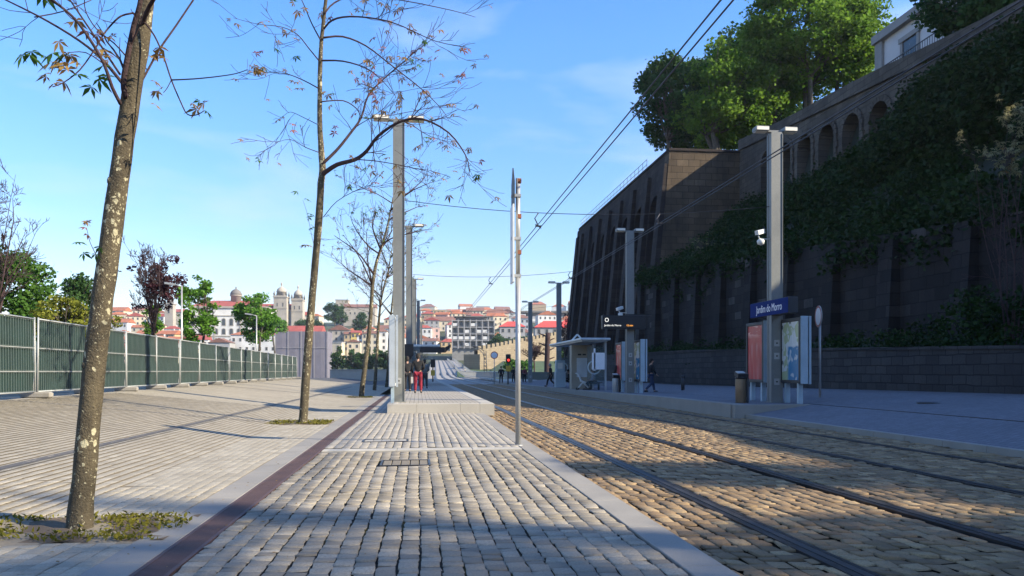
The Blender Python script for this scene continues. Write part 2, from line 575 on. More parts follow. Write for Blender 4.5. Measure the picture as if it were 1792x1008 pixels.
M['sett_walk'] = sett_mat('grey_granite_setts', (.205, .18, .14), (.30, .265, .205), (.41, .365, .285), moss=.3)
M['sett_walk2'] = sett_mat('pale_granite_setts', (.30, .275, .23), (.37, .34, .285), (.44, .405, .34))
M['sett_plaza'] = sett_mat('cream_plaza_setts', (.32, .285, .215), (.385, .345, .265), (.46, .415, .325))
M['sett_track'] = sett_mat('brown_track_setts', (.155, .105, .056), (.27, .185, .10), (.41, .30, .165), moss=.3, bump=.8)
M['sett_side'] = sett_mat('blue_grey_setts', (.26, .27, .30), (.32, .33, .36), (.38, .39, .42))
M['joint'] = joint_mat('dark_sandy_joint', (.055, .05, .042), moss=(.13, .10, .02))
M['joint_pale'] = joint_mat('sandy_joint', (.30, .26, .195))
M['joint_track'] = joint_mat('dark_track_joint', (.03, .024, .018), moss=(.06, .045, .02))

def far_sett_mat(name, base, var, joint, roww, length):
    n = NT(name)
    sep = n.n('ShaderNodeSeparateXYZ'); n.l(n.co(), sep.inputs[0])
    com = n.n('ShaderNodeCombineXYZ')
    n.l(sep.outputs[1], com.inputs[0]); n.l(sep.outputs[0], com.inputs[1])
    b = n.n('ShaderNodeTexBrick')
    b.inputs['Scale'].default_value = 1
    b.inputs['Brick Width'].default_value = length; b.inputs['Row Height'].default_value = roww
    b.inputs['Mortar Size'].default_value = .010; b.inputs['Mortar Smooth'].default_value = .3
    b.inputs['Color1'].default_value = (*base, 1); b.inputs['Color2'].default_value = (*var, 1); b.inputs['Mortar'].default_value = (*joint, 1)
    n.l(com.outputs[0], b.inputs['Vector'])
    f = n.noise(.5, 6, .6)
    col = n.mix(n.ramp(f, .35, .7, 0, .4), b.outputs['Color'], tuple(x * .6 for x in base))
    g = n.noise(30, 4)
    col = n.mix(n.ramp(g, .35, .8, 0, .35), col, tuple(x * .5 for x in base))
    return n.out(col, .85, spec=.25)
M['far_plaza'] = far_sett_mat('cream_setts_further_off', (.32, .285, .215), (.41, .37, .285), (.19, .165, .125), .125, .13)
M['far_track'] = far_sett_mat('brown_setts_further_off', (.19, .12, .058), (.33, .22, .11), (.04, .03, .02), .14, .16)
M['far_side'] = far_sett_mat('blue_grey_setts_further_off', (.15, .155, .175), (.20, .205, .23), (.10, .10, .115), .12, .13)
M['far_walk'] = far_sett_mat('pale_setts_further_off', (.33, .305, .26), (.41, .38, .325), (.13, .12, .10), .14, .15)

KERB0, KERB1 = 1.74, 2.03
DR0, DR1 = -1.83, -1.58
Y0 = -6.0
NEAR = 27.0

# joint beds under the near setts, shader setts beyond
tree_pits = [(-2.9, 6.95, .95, .55), (-2.95, 20.6, .75, .75), (-2.9, 40.6, .6, .7)]
def in_pit(x, y):
    r = np.zeros_like(np.asarray(y, dtype=float), dtype=bool)
    for cx, cy, hx, hy in tree_pits:
        r |= (np.abs(x - cx) < hx + .03) & (np.abs(y - cy) < hy + .03)
    return r

sheet('pavement', [DR1, KERB0], [Y0, 13.2, NEAR], lambda x, y: -.018, M['joint'])
setts('pavement', DR1 + .01, KERB0 - .01, -1, 13.16, .142, .14, lambda x, y: 0, M['sett_walk'], 1, gap=.009, jit=.0055, dome=.0055, lift=.0032,
      hole=lambda x, y: (np.abs(x - -.18) < .36) & (np.abs(y - 11.42) < .36))
setts('pavement', DR1 + .01, KERB0 - .01, 13.55, 25.4, .142, .145, lambda x, y: .012, M['sett_walk2'], 2, gap=.008, jit=.003, lift=.0018, dome=.005)
xs_pl = [-60, -30, -16, -9.7, -8, -6.5, -5, -3.3, -2.15]
sheet('plaza', xs_pl, list(np.linspace(Y0, NEAR, 12)), lambda x, y: plaza_z(x) - .0062, M['joint_pale'])
setts('plaza', -11.0, -2.16, 1.5, 9.5, .13, .135, lambda x, y: plaza_z(x), M['sett_plaza'], 3, gap=.004, jit=.003, lift=.0013, dome=.0026, hole=in_pit, inner=.94)
setts('plaza', -11.0, -2.16, 9.36, NEAR, .13, .135, lambda x, y: plaza_z(x), M['sett_plaza'], 4, gap=.002, jit=.002, lift=.0007, dome=.0012, hole=in_pit, inner=.95)
sheet('plaza', xs_pl, list(np.linspace(NEAR, 72, 10)), lambda x, y: plaza_z(x), M['far_plaza'])
sheet('pavement', [DR1, -.95], [NEAR - 2, 50, 72], lambda x, y: .0, M['far_walk'])
sheet('road', [-60, -30, -16, -9.7, -3.3, -.95], [72, 85, 99], lambda x, y: plaza_z(x) * .9 - .05, M['asphalt'])

# darker granite strips crossing the plaza
M['strip'] = dirty('dark_granite_strip', (.13, .118, .10), .15, 2, .85)
sheet('plaza', [-11.0, -9.7, -8, -6.5, -5, -3.75], [20.22, 20.40], lambda x, y: plaza_z(x) + .004, M['strip'])
sheet('plaza', [-4.95, -4.83], list(np.linspace(3, 60, 12)), lambda x, y: plaza_z(x) + .006, M['strip'])
sheet('plaza', [-11.0, -9.7, -8, -6.5, -5, -2.2], [40.0, 40.3], lambda x, y: plaza_z(x) + .006, M['strip'])
# granite slab border left of the drain, laid as long slabs with open joints
def slabs(name, x0, x1, ys, z0, z1, mat, gap=.011):
    m = MB()
    for a, b in zip(ys[:-1], ys[1:]):
        m.box(x0, x1, a + gap / 2, b - gap / 2, z0, z1, .005)
    return tag(m.build(name, mat), kind='structure')
rg0 = random.Random(5)
def cuts(a, b, l):
    o = [a]
    while o[-1] < b: o.append(o[-1] + l * rg0.uniform(.85, 1.15))
    return o
slabs('pavement', -2.15, DR0 - .004, cuts(Y0, 45, 1.0), -.12, .002, M['granite'])
slabs('kerb', KERB0, KERB1, cuts(Y0, 25.0, 1.25), -.16, .006, M['granite'])
m = MB()
x = DR1 + .02
for xe in (-.35, .9, KERB0 - .01):
    m.box(x, xe - .006, 13.19, 13.53, -.1, .010, .006); x = xe
tag(m.build('pavement', M['granite_pale']), kind='structure')

# drain channel with grating bars
m = MB()
m.box(DR0, DR0 + .03, Y0, 45, -.1, .001); m.box(DR1 - .03, DR1, Y0, 45, -.1, .001)
m.box(DR0 + .03, DR1 - .03, Y0, 45, -.1, -.02)
o = m.build('drain_channel', M['drain'])
g = MB()
y = 2.6
while y < 45:
    st = .032 if y < 16 else .12
    g.box(DR0 + .03, DR1 - .03, y, y + st * .62, -.018, -.001); y += st
g.build('grating', M['drain'], o)
tag(o, 'long rust brown drain channel running along the pavement beside the trees', 'drain')

# inspection covers
def cover(x0, x1, y0, y1, z, label, inset):
    m = MB(); t = .03
    m.box(x0, x1, y0, y0 + t, -.02, z + .006); m.box(x0, x1, y1 - t, y1, -.02, z + .006)
    m.box(x0, x0 + t, y0 + t, y1 - t, -.02, z + .006); m.box(x1 - t, x1, y0 + t, y1 - t, -.02, z + .006)
    o = m.build('manhole_cover', M['rail'])
    tag(o, label, 'manhole cover')
    p = MB(); n = 5
    w = (x1 - x0 - 2 * t) / n
    for i in range(n):
        for j in range(n):
            h = (y1 - y0 - 2 * t) / n
            p.box(x0 + t + i * w + .006, x0 + t + (i + 1) * w - .006, y0 + t + j * h + .006, y0 + t + (j + 1) * h - .006, -.02, z, .006)
    p.build('lid', inset, o)
cover(-.53, .17, 11.08, 11.76, .004, 'sett-filled square manhole cover in the grey cobbled pavement', M['sett_walk'])
cover(-1.02, -.18, 14.7, 15.25, .018, 'pale granite inspection cover in the lighter paving before the platform', M['granite_pale'])

# track bed
RAILS = [2.97, 4.72, 6.72, 8.50]
def track_z(x, y): return -.07
sheet('track_bed', [KERB1, 9.66], [Y0, NEAR + 5], lambda x, y: -.10, M['joint_track'])
near_rail = lambda x, y: np.any([np.abs(x - r) < .10 for r in RAILS], axis=0) & (np.asarray(y) > -99)
setts('track_bed', KERB1 + .02, 9.5, 1.0, NEAR + 5, .15, .17, track_z, M['sett_track'], 7, gap=.014, jit=.011, dome=.007, skew=.012, lift=.005, hole=near_rail, inner=.925)
sheet('track_bed', [2.3, 9.66], [NEAR + 5, 86], lambda x, y: -.075, M['far_track'])
for i, r in enumerate(RAILS):
    pts_y = [Y0, 40, 86, 110, 150, 200, 250, 300, 400, 470]
    def line(off, z):
        return [(r + off + (BRX(y) - 5.7 if y > 85 else 0), y, z + (BRZ(y) + .06 + .03 if y > 85 else 0)) for y in pts_y]
    m = MB()
    def strip(o0, o1, z0, z1):
        a, b = line(o0, z0), line(o1, z0); c, d = line(o1, z1), line(o0, z1)
        n = len(a)
        m.add(a + b + c + d, [f for k in range(n - 1) for f in ((3 * n + k, 2 * n + k, 2 * n + k + 1, 3 * n + k + 1), (k, 3 * n + k, 3 * n + k + 1, k + 1), (2 * n + k, n + k, n + k + 1, 2 * n + k + 1))])
    m.mi = 0; strip(-.10, -.035, -.2, -.058); strip(.065, .10, -.2, -.062); strip(.033, .065, -.2, -.105)
    m.mi = 1; strip(-.035, .033, -.2, -.05)
    pts_y = [130, 150, 200, 250, 300, 350, 400, 470]
    m.mi = 0; strip(-.2, .2, -.25, -.045)
    o = m.build('tram_rail', [M['rail'], M['railhead']])
    tag(o, ['dark grooved tram rail nearest the cobbled pavement and its kerb', 'second tram rail, far rail of the track beside the pavement',
            'third tram rail, near rail of the track beside the shaded platform', 'tram rail furthest right, next to the shaded platform edge'][i], 'rail', 'grooved tram rails in the cobbles')

# right pavement
xs_s = [9.66, 9.9, 10.5, 11.1, 11.6, 12.5, 13.5, 14.5, 15.5, 16.2]
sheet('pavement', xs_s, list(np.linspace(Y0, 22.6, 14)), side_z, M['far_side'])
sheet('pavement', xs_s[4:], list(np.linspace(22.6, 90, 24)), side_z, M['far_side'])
slabs('kerb', 9.50, 9.655, cuts(Y0, 22.7, 1.2), -.2, .045, M['granite'])
# dark drain line along the change of slope
m = MB(); m.box(11.58, 11.64, Y0, 22.6, .2, .338); o = m.build('drain_channel', M['rail']); tag(o, 'thin dark slot drain along the shaded right pavement', 'drain')
m = MB()
pz = side_z(13.4, 19.5) + .004
m.lathe(13.4, 19.5, [(.36, pz - .05), (.36, pz), (.33, pz + .003)], 20)
tag(m.build('manhole_cover', M['rail']), 'round dark manhole cover on the shaded right pavement', 'manhole cover')

# platforms
def plat_r(y): return float(np.interp(y, [22, 30, 45, 90], [.33, .33, .20, .16]))
ysp = [22.6, 24.0, 25.4, 26.8, 28.2, 29.6, 31, 33, 35, 37.5, 40, 43, 46, 50, 55, 60, 66, 72, 80, 90]
XE = lambda y: float(np.interp(y, [22, 52, 66, 90], [9.15, 9.2, 8.75, 8.7]))
m = MB()
for a, b in zip(ysp[:-1], ysp[1:]):
    g_ = .006
    za, zb = plat_r(a), plat_r(b)
    for x0, x1, x0b, x1b, mi in ((XE(a), XE(a) + .42, XE(b), XE(b) + .42, 0), (XE(a) + .426, 11.6, XE(b) + .426, 11.6, 1)):
        m.mi = mi
        t0, t1 = (za, zb) if mi == 0 else (za - .003, zb - .003)
        v = [(x0, a + g_, -.2), (x1, a + g_, -.2), (x1b, b, -.2), (x0b, b, -.2), (x0, a + g_, t0), (x1, a + g_, t0), (x1b, b, t1), (x0b, b, t1)]
        m.add(v, [(4, 5, 6, 7), (0, 1, 5, 4), (2, 3, 7, 6), (3, 0, 4, 7), (1, 2, 6, 5)])
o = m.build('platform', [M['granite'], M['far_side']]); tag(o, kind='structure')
m = MB()
m.box(9.2, 11.6, 22.35, 22.596, -.2, .325, .01)
tag(m.build('platform', M['granite']), kind='structure')

m = MB()
xl, xr = -.95, 2.36
ys = cuts(25.15, 110, 1.6)
x = xl
for i, xe in enumerate((-.05, 1.3, xr - .45)):
    m.box(x + .003, xe - .003, 24.75, 25.14, -.15, .30, .012); x = xe
m.box(xr - .45 + .003, xr, 24.75, 25.14, -.15, .30, .012)
for a, b in zip(ys[:-1], ys[1:]):
    m.box(xr - .40, xr, a + .004, b - .004, -.15, .30, .01)
    m.box(xl, xl + .3, a + .004, b - .004, -.15, .30, .01)
o = m.build('platform', M['granite_pale']); tag(o, kind='structure')
sheet('platform', [xl + .3, xr - .40], [25.14, 60, 110], lambda x, y: .292, M['far_walk'])

# road and bridge beyond the stop
ysb = list(np.concatenate([np.linspace(86, 200, 24), np.linspace(206, 500, 50)]))
def ribbon(name, o0, o1, ys, dz, mat, thick=0.0, kind='structure'):
    m = MB()
    n = len(ys)
    v = [(BRX(y) + o0, y, BRZ(y) + dz) for y in ys] + [(BRX(y) + o1, y, BRZ(y) + dz) for y in ys]
    f = [(k, n + k, n + k + 1, k + 1) for k in range(n - 1)]
    if thick:
        v += [(a, b, c - thick) for a, b, c in v]
        f += [(2 * n + k, k, k + 1, 2 * n + k + 1) for k in range(n - 1)] + [(n + k, 3 * n + k, 3 * n + k + 1, n + k + 1) for k in range(n - 1)]
    m.add(v, f)
    o = m.build(name, mat)
    return tag(o, kind=kind) if kind else o
ribbon('bridge_deck', -4.6, 4.3, ysb, -.02, M['deck'], 1.2)
ribbon('pavement', 4.3, 7.4, ysb, .12, M['deck'], .8)
sheet('road', [-22, -14, -4.5, 1.1], [86, 100, 130], lambda x, y: -.1 - .02 * max(0, -x - 4), M['asphalt'])
sheet('pavement', [9.9, 13, 17], [88, 100, 130], lambda x, y: .1, M['concrete'])

def railing(off, label, y0, y1):
    m = MB(); ys_ = list(np.arange(y0, y1, 3.0))
    for z in (1.15, .25): m.tube([(BRX(y) + off, y, BRZ(y) + .12 + z) for y in ys_], .05, 5)
    for y in ys_: m.box(BRX(y) + off - .04, BRX(y) + off + .04, y - .04, y + .04, BRZ(y), BRZ(y) + 1.25)
    o = m.build('bridge_railing', M['steel'])
    tag(o, label, 'railing')
    b = MB()
    for y in np.arange(y0, min(y1, 330), .6):
        b.box(BRX(y) + off - .015, BRX(y) + off + .015, y - .015, y + .015, BRZ(y) + .3, BRZ(y) + 1.25)
    tag(b.build('balusters', M['steel'], o), kind='stuff')
railing(4.25, 'blue grey railing between the bridge tracks and its right footway', 104, 480)
railing(7.3, 'outer railing along the right footway of the bridge', 118, 480)
railing(-4.5, 'railing on the left edge of the bridge', 130, 480)

# ------------------------------------------------------------------ text
def text_mesh(name, s, size, mat, parent, loc, rot, extrude=.002, align='CENTER', sx=1.0):
    c = bpy.data.curves.new(name, 'FONT')
    c.body = s; c.size = size; c.extrude = extrude; c.align_x = align; c.align_y = 'CENTER'
    t = bpy.data.objects.new(name + '_tmp', c); COL.objects.link(t)
    dg = bpy.context.evaluated_depsgraph_get()
    me = bpy.data.meshes.new_from_object(t.evaluated_get(dg))
    bpy.data.objects.remove(t); bpy.data.curves.remove(c)
    me.materials.clear()
    o = link_mesh(name, me, mat, parent)
    o.location = loc; o.rotation_euler = rot; o.scale = (sx, 1, 1)
    return o
M['signblue'] = dirty('blue_sign_face', (.010, .025, .13), .08, 2, .75)
M['signblue'].node_tree.nodes['Principled BSDF'].inputs['Specular IOR Level'].default_value = .1
M['signwhite'] = dirty('white_lettering', (.78, .79, .8), .03, 3, .5)
_l = NT('amber_display_letters'); _l.out((.05, .02, .0)); _l.b.inputs['Emission Color'].default_value = (1, .42, .08, 1); _l.b.inputs['Emission Strength'].default_value = .8; M['amber'] = _l.m
_l = NT('white_display_letters'); _l.out((.05, .05, .05)); _l.b.inputs['Emission Color'].default_value = (.9, .9, .85, 1); _l.b.inputs['Emission Strength'].default_value = .6; M['ledwhite'] = _l.m
_l = NT('lit_red_signal'); _l.out((.3, .0, .0)); _l.b.inputs['Emission Color'].default_value = (1, .03, .02, 1); _l.b.inputs['Emission Strength'].default_value = 1.6; M['redlamp'] = _l.m

# ------------------------------------------------------------------ catenary lamp poles
def lamp_pole(p, zb, top, w, label, arm=.62, heads=2, cctv=False, junction=None):
    """square steel mast with a flat two-armed lamp head; local origin at its foot"""
    o = empty('lamp_pole', (p.x, p.y, zb), label, 'lamp pole', 'catenary lamp poles beside the tram tracks')
    H = top - zb
    m = MB(); h = w / 2
    m.box(-h, h, -h * .8, h * .8, 0, H, .012)
    for sx in (-1, 1):           # flange strips make the mast read as a rolled section
        m.box(sx * h, sx * (h + .018), -h * .95, -h * .55, .02, H - .05)
        m.box(sx * h, sx * (h + .018), h * .55, h * .95, .02, H - .05)
    m.box(-h - .05, h + .05, -h - .04, h + .04, 0, .03)
    for z in (H * .34, H * .62): m.box(-h - .02, h + .02, -h * .8 - .003, h * .8 + .003, z, z + .02)
    m.build('mast', M['greypaint'], o)
    for z in ((.55, 1.35, 1.75) if top < 9 else (.6,)):
        m = MB(); m.box(-.085, .085, -h * .8 - .008, -h * .8 - .001, z, z + .2, .003); hh = m.build('hatch', M['steel'], o)
        m = MB(); m.box(-.03, .03, -h * .8 - .012, -h * .8 - .0085, z + .08, z + .12); m.build('latch', M['black'], hh)
    m = MB(); m.box(-arm * .5, arm * .5, -.07, .07, H, H + .07, .01)
    m.box(-.06, .06, -.06, .06, H - .1, H)
    m.build('cross_arm', M['greypaint'], o)
    for sx in (-1, 1):
        m = MB()
        c = sx * arm * .92
        m.box(c - arm * .42, c + arm * .42, -.17, .17, H + .02, H + .17, .02)
        hd = m.build('lamp_head', M['greypaint'], o)
        g = MB(); g.box(c - arm * .38, c + arm * .38, -.173, -.17, H + .045, H + .145); g.box(c - arm * .38, c + arm * .38, -.13, .13, H + .012, H + .02)
        g.build('lens', M['lens'], hd)
    if cctv:
        m = MB()
        m.tube([(-h, 0, cctv), (-h - .34, -.02, cctv), (-h - .38, -.03, cctv + .1)], .02, 6)
        m.lathe(-h - .3, -.02, [(.02, cctv - .2), (.1, cctv - .16), (.12, cctv - .06), (.08, cctv - .01)], 12)
        c = Vector((-h - .36, -.1, cctv + .2))
        ax = Vector((-.75, -.6, -.25)).normalized(); ay = Vector((0, 0, 1)).cross(ax).normalized(); az = ax.cross(ay)
        m.obox(c, ax, ay, az, .22, .06, .065)
        m.build('camera', M['whitepaint'], o)
    if junction:
        m = MB(); m.box(-.1, .12, -h - .12, -h, junction, junction + .45, .01)
        m.build('junction_box', M['greypaint'], o)
    return o

PL = [  # left row: px, D
    (698, 26.3, .29, 9.55, .34, 'tall grey lamp pole nearest on the left platform, behind bare maple branches'),
    (716, 45.5, .29, 9.55, .32, 'second lamp pole of the left platform, with a dark screen and camera'),
    (725, 72, .29, 9.6, .32, 'third lamp pole of the left row, over the platform shelter'),
    (732, 94, .0, 9.6, .32, 'fourth lamp pole of the left row, past the platform shelter'),
    (737, 132, -.05, 9.4, .32, 'last and smallest lamp pole of the left row, far beyond the shelter')]
left_poles = []
for i, (px, D, zb, top, w, lab) in enumerate(PL):
    left_poles.append(lamp_pole(P(px, HZ, D), zb, top, w, lab, .62, cctv=(6.9 if i == 1 else False)))
PR = [(1356, 24.9, .33, 8.75, .34, 'grey lamp pole carrying the blue station name sign on the right platform'),
      (1102, 38.6, .24, 8.05, .33, 'grey lamp pole with the black departure board on the right platform'),
      (978, 63, .17, 8.25, .33, 'plain dark lamp pole left of the big wall, behind the right shelter'),
      (928, 81, .12, 8.3, .36, 'smaller lamp pole left of the one behind the right shelter'),]
right_poles = []
for i, (px, D, zb, top, w, lab) in enumerate(PR):
    right_poles.append(lamp_pole(P(px, HZ, D), zb, top, w, lab, .5 if i < 2 else .62, cctv=(5.1 if i == 0 else 3.9 if i == 1 else False)))

# ------------------------------------------------------------------ overhead wires
M['wire'] = dirty('dark_copper_wire', (.035, .037, .045), .2, 2, .5, .5)
def cable(pts, r, name, label, group):
    m = MB(); m.tube(pts, r, 6)
    o = m.build(name, M['wire']); return tag(o, label, 'wire', group)
def contact_line(x, off, label):
    pts = []
    for y in list(np.arange(-6, 120, 3.0)) + [130, 150, 180, 220, 280, 340]:
        z = 5.96 if y < 60 else float(np.interp(y, [60, 150, 340], [5.9, 5.6, 10.5]))
        xx = x + (BRX(y) - 5.7 if y > 85 else 0) + off
        z += -.0 if off < 0 else .03
        pts.append((xx, y, z))
    return cable(pts, .013, 'contact_wire', label, 'twin contact wires above the tracks')
contact_line(3.86, -.09, 'left strand of the twin overhead wire that crosses the open sky')
contact_line(3.86, .09, 'right strand of the twin overhead wire that crosses the open sky')
contact_line(7.62, -.09, 'lower strand of the twin overhead wire running across the dark hillside')
contact_line(7.62, .09, 'upper strand of the twin overhead wire running across the dark hillside')

def span(a, b, zmid, label):
    a, b = Vector(a), Vector(b)
    pts = []
    for k in range(15):
        t = k / 14
        p = a.lerp(b, t); p.z -= 4 * t * (1 - t) * zmid
        pts.append(tuple(p))
    cable(pts, .011, 'span_wire', label, 'span wires between the lamp poles')
    for x, wh in ((3.86, 'left pair of contact wires'), (7.62, 'right pair of contact wires')):
        t = (x - a.x) / (b.x - a.x)
        p = a.lerp(b, t); zz = p.z - 4 * t * (1 - t) * zmid
        h = MB()
        h.tube([(x, p.y, zz), (x - .12, p.y, zz - .18), (x, p.y - .02, 6.0)], .02, 5)
        h.tube([(x - .14, p.y - .35, 5.99), (x + .14, p.y + .35, 6.0)], .018, 5)
        h.box(x - .1, x + .1, p.y - .05, p.y + .05, 5.985, 6.02)
        o = h.build('wire_hanger', M['wire'])
        tag(o, 'hanger on the ' + wh + ' at the ' + label.split('from the ')[1].split(' lamp pole')[0] + ' lamp pole', 'wire hanger')
lp = [o.location for o in left_poles]; rp = [o.location for o in right_poles]
span((lp[0].x + .2, lp[0].y, 6.95), (rp[0].x - .18, rp[0].y, 6.45), .35, 'Span wire from the nearest left lamp pole to the station sign pole')
span((lp[1].x + .2, lp[1].y, 6.85), (rp[1].x - .18, rp[1].y, 6.5), .35, 'Span wire from the second left lamp pole to the departure board pole')
span((lp[2].x + .2, lp[2].y, 6.85), (rp[2].x - .18, rp[2].y, 6.5), .3, 'Span wire from the third left lamp pole to the pole behind the shelter')

# ------------------------------------------------------------------ right platform: sign, posters, bin, board, shelter
ZP = .33
# station name sign on its pole, long side facing the tracks
so = empty('station_sign', (10.90, 23.82, 0), 'dark blue station name sign reading Jardim do Morro on the right lamp pole', 'sign')
m = MB(); m.box(-.02, .28, -1.36, 1.36, 3.04, 3.52, .012); m.build('sign_box', M['darkpaint'], so)
m = MB(); m.box(-.03, -.0225, -1.35, 1.35, 3.05, 3.51); m.build('sign_face', M['signblue'], so)
text_mesh('lettering', 'Jardim do Morro', .34, M['signwhite'], so, (-.034, -.05, 3.27), (math.pi / 2, 0, -math.pi / 2), .002, sx=.78)

def poster_mat(name, kind):
    n = NT(name)
    sep = n.n('ShaderNodeSeparateXYZ'); n.l(n.co(), sep.inputs[0])
    z = sep.outputs[2]
    if kind == 'red':
        f = n.noise(1.6, 4, src=n.mapv((1, 2.2, .8)))
        col = n.mix(n.ramp(f, .35, .65), (.42, .035, .04), (.30, .02, .03))
        band = n.noise(2.2, 2, src=n.mapv((1, .5, 2.0)), dist=1.0)
        up = n.math('MULTIPLY', n.ramp(z, 2.05, 2.25), n.ramp(z, 2.75, 2.62))
        col = n.mix(n.math('MULTIPLY', n.ramp(band, .48, .56), up), col, (.62, .28, .25))
        st = n.noise(7, 2, src=n.mapv((1, 2, .12)))
        lowr = n.ramp(z, 1.95, 1.8)
        col = n.mix(n.math('MULTIPLY', n.math('MULTIPLY', n.ramp(st, .52, .7), lowr), .5), col, (.55, .25, .27))
    else:
        f = n.noise(2.6, 2, src=n.mapv((1, 1.3, 1)), dist=.6)
        d = n.n('ShaderNodeTexVoronoi'); d.feature = 'F1'; d.inputs['Scale'].default_value = 3.2
        n.l(n.mapv((1, 1.3, 1)), d.inputs['Vector'])
        col = n.mix(n.ramp(d.outputs['Distance'], .25, .3), (.10, .13, .12), (.46, .50, .50))
        sepc = n.n('ShaderNodeSeparateColor'); n.l(d.outputs['Color'], sepc.inputs[0])
        col = n.mix(n.ramp(sepc.outputs[0], .6, .62), col, (.30, .36, .22))
        blue = n.math('MULTIPLY', n.ramp(z, 1.75, 1.7), n.ramp(sep.outputs[1], .22, .1))
        col = n.mix(blue, col, (.03, .16, .30))
        col = n.mix(n.ramp(f, .55, .6, 0, .6), col, (.55, .58, .58))
    return n.out(col, .25)
M['poster_red'] = poster_mat('red_advert_poster', 'red'); M['poster_grey'] = poster_mat('grey_blue_advert_poster', 'grey')

def ad_panel(x, y, zb, label, pm, z0=.62, z1=2.58, hw=.66, th=.26):
    o = empty('poster_panel', (x, y, zb), label, 'poster panel', 'free-standing poster panels')
    m = MB()
    m.box(0, th, -hw, -hw + .09, z0, z1, .01); m.box(0, th, hw - .09, hw, z0, z1, .01)
    m.box(0, th, -hw + .09, hw - .09, z0, z0 + .08, .008); m.box(0, th, -hw + .09, hw - .09, z1 - .1, z1, .008)
    m.box(.04, th - .04, -hw + .09, hw - .09, z0 + .08, z1 - .1)
    m.build('frame', M['darkpaint'], o)
    m = MB()
    m.box(.02, th - .02, -hw - .035, -hw - .002, z0 - .02, z1 + .03, .008)
    m.box(th + .02, th + .09, -hw - .02, -hw + .05, z0 - .03, z1 + .03, .008)
    m.build('side_cover', M['paleblue'], o)
    m = MB(); m.box(.028, .036, -hw + .1, hw - .1, z0 + .09, z1 - .11)
    m.build('poster', pm, o)
    for yy in (-hw + .25, hw - .25):
        m = MB(); m.box(.06, th - .06, yy - .05, yy + .05, 0, z0, .006); m.build('leg', M['paleblue'], o)
    return o
ad_panel(11.0, 25.15, ZP, 'poster panel with a red advert left of the station sign pole', M['poster_red'])
ad_panel(11.2, 23.05, ZP, 'poster panel with a pale grey and blue advert right of the station sign pole', M['poster_grey'])
z41 = .22
ad_panel(10.35, 40.6, z41, 'poster panel with a red advert behind the departure board pole', M['poster_red'])
ad_panel(10.42, 37.4, z41, 'poster panel with a grey poster in front of the departure board pole', M['poster_grey'])
# back-to-back: panel on the left platform, seen edge-on
o = ad_panel(-.92, 25.9, .29, 'pale poster panel seen edge-on beside the nearest left lamp pole', M['poster_grey'], .55, 2.75, .66, .2)
for c in o.children:
    if c.name.startswith('frame'): c.data = c.data.copy(); c.data.materials[0] = M['whitepaint']
    if c.name.startswith('side'): c.data = c.data.copy(); c.data.materials[0] = M['alu']

# litter bins
def litter_bin(p, zb, label, mat):
    o = empty('litter_bin', (p.x, p.y, zb), label, 'litter bin')
    m = MB(); m.lathe(0, 0, [(.15, 0), (.155, .02), (.155, .12), (.16, .13), (.16, .72), (.155, .74)], 20); m.build('body', mat, o)
    m = MB(); m.mi = 0
    m.lathe(.0, .0, [(.165, .74), (.165, .80)], 20)
    m.obox((.02, -.02, .87), (1, 0, 0), Vector((0, 1, .28)).normalized(), Vector((0, -.28, 1)).normalized(), .17, .15, .06)
    m.build('hood', M['black'], o)
    m = MB(); m.obox((-.02, -.03, .945), (1, 0, 0), Vector((0, 1, .28)).normalized(), Vector((0, -.28, 1)).normalized(), .12, .09, .012); m.build('ash_plate', M['alu'], o)
    m = MB(); m.box(.175, .24, -.06, .06, 0, .8, .01); m.build('back_post', M['darkpaint'], o)
    return o
litter_bin(P(1296, HZ, 24.6), ZP, 'bronze round litter bin with black hood left of the red poster panel', dirty('bronze_bin_body', (.20, .14, .085), .15, 2, .5, .4))
litter_bin(P(1077, HZ, 40.0), .22, 'grey litter bin left of the departure board pole', M['steel'])

# traffic signs
def round_sign(p, zb, H, r, label, yaw, back=False):
    o = empty('road_sign', (p.x, p.y, zb), label, 'road sign', rz=yaw)
    m = MB(); m.cyl(0, .05, 0, H + r * .3, .035, 10); m.build('pole', M['steel'], o)
    m = MB(); b0 = Vector((0, 0, H))
    m.tube([(0, 0, H), (0, .02, H)], r, 28, smooth=False); d = m.build('sign_disc', M['steel'], o)
    m = MB()
    v = []; n = 32
    for rr in (r * .98, r * .80):
        for k in range(n): v.append((rr * math.cos(2 * math.pi * k / n), -.006, H + rr * math.sin(2 * math.pi * k / n)))
    m.add(v, [(k, (k + 1) % n, n + (k + 1) % n, n + k) for k in range(n)])
    m.build('red_ring', dirty('red_sign_ring', (.36, .03, .03), .05, 2, .4), d)
    m = MB(); m.tube([(0, -.004, H), (0, -.001, H)], r * .80, 28, smooth=False); m.build('white_field', M['signwhite'], d)
    return o
round_sign(P(1432, HZ, 24.2), .52, 2.45, .33, 'round road sign on a thin pole right of the grey poster panel', R(-101))
round_sign(P(865, HZ, 76), .1, 2.75, .36, 'small round white sign with red rim beside the distant traffic light', R(-3))
m = MB()
p = P(1195, HZ, 40); m.cyl(p.x, p.y, .35, 1.05, .09, 14); m.lathe(p.x, p.y, [(.1, 1.0), (.105, 1.06), (.07, 1.1)], 14)
tag(m.build('bollard', M['darkpaint']), 'short dark bollard on the shaded right pavement near the low wall', 'bollard')

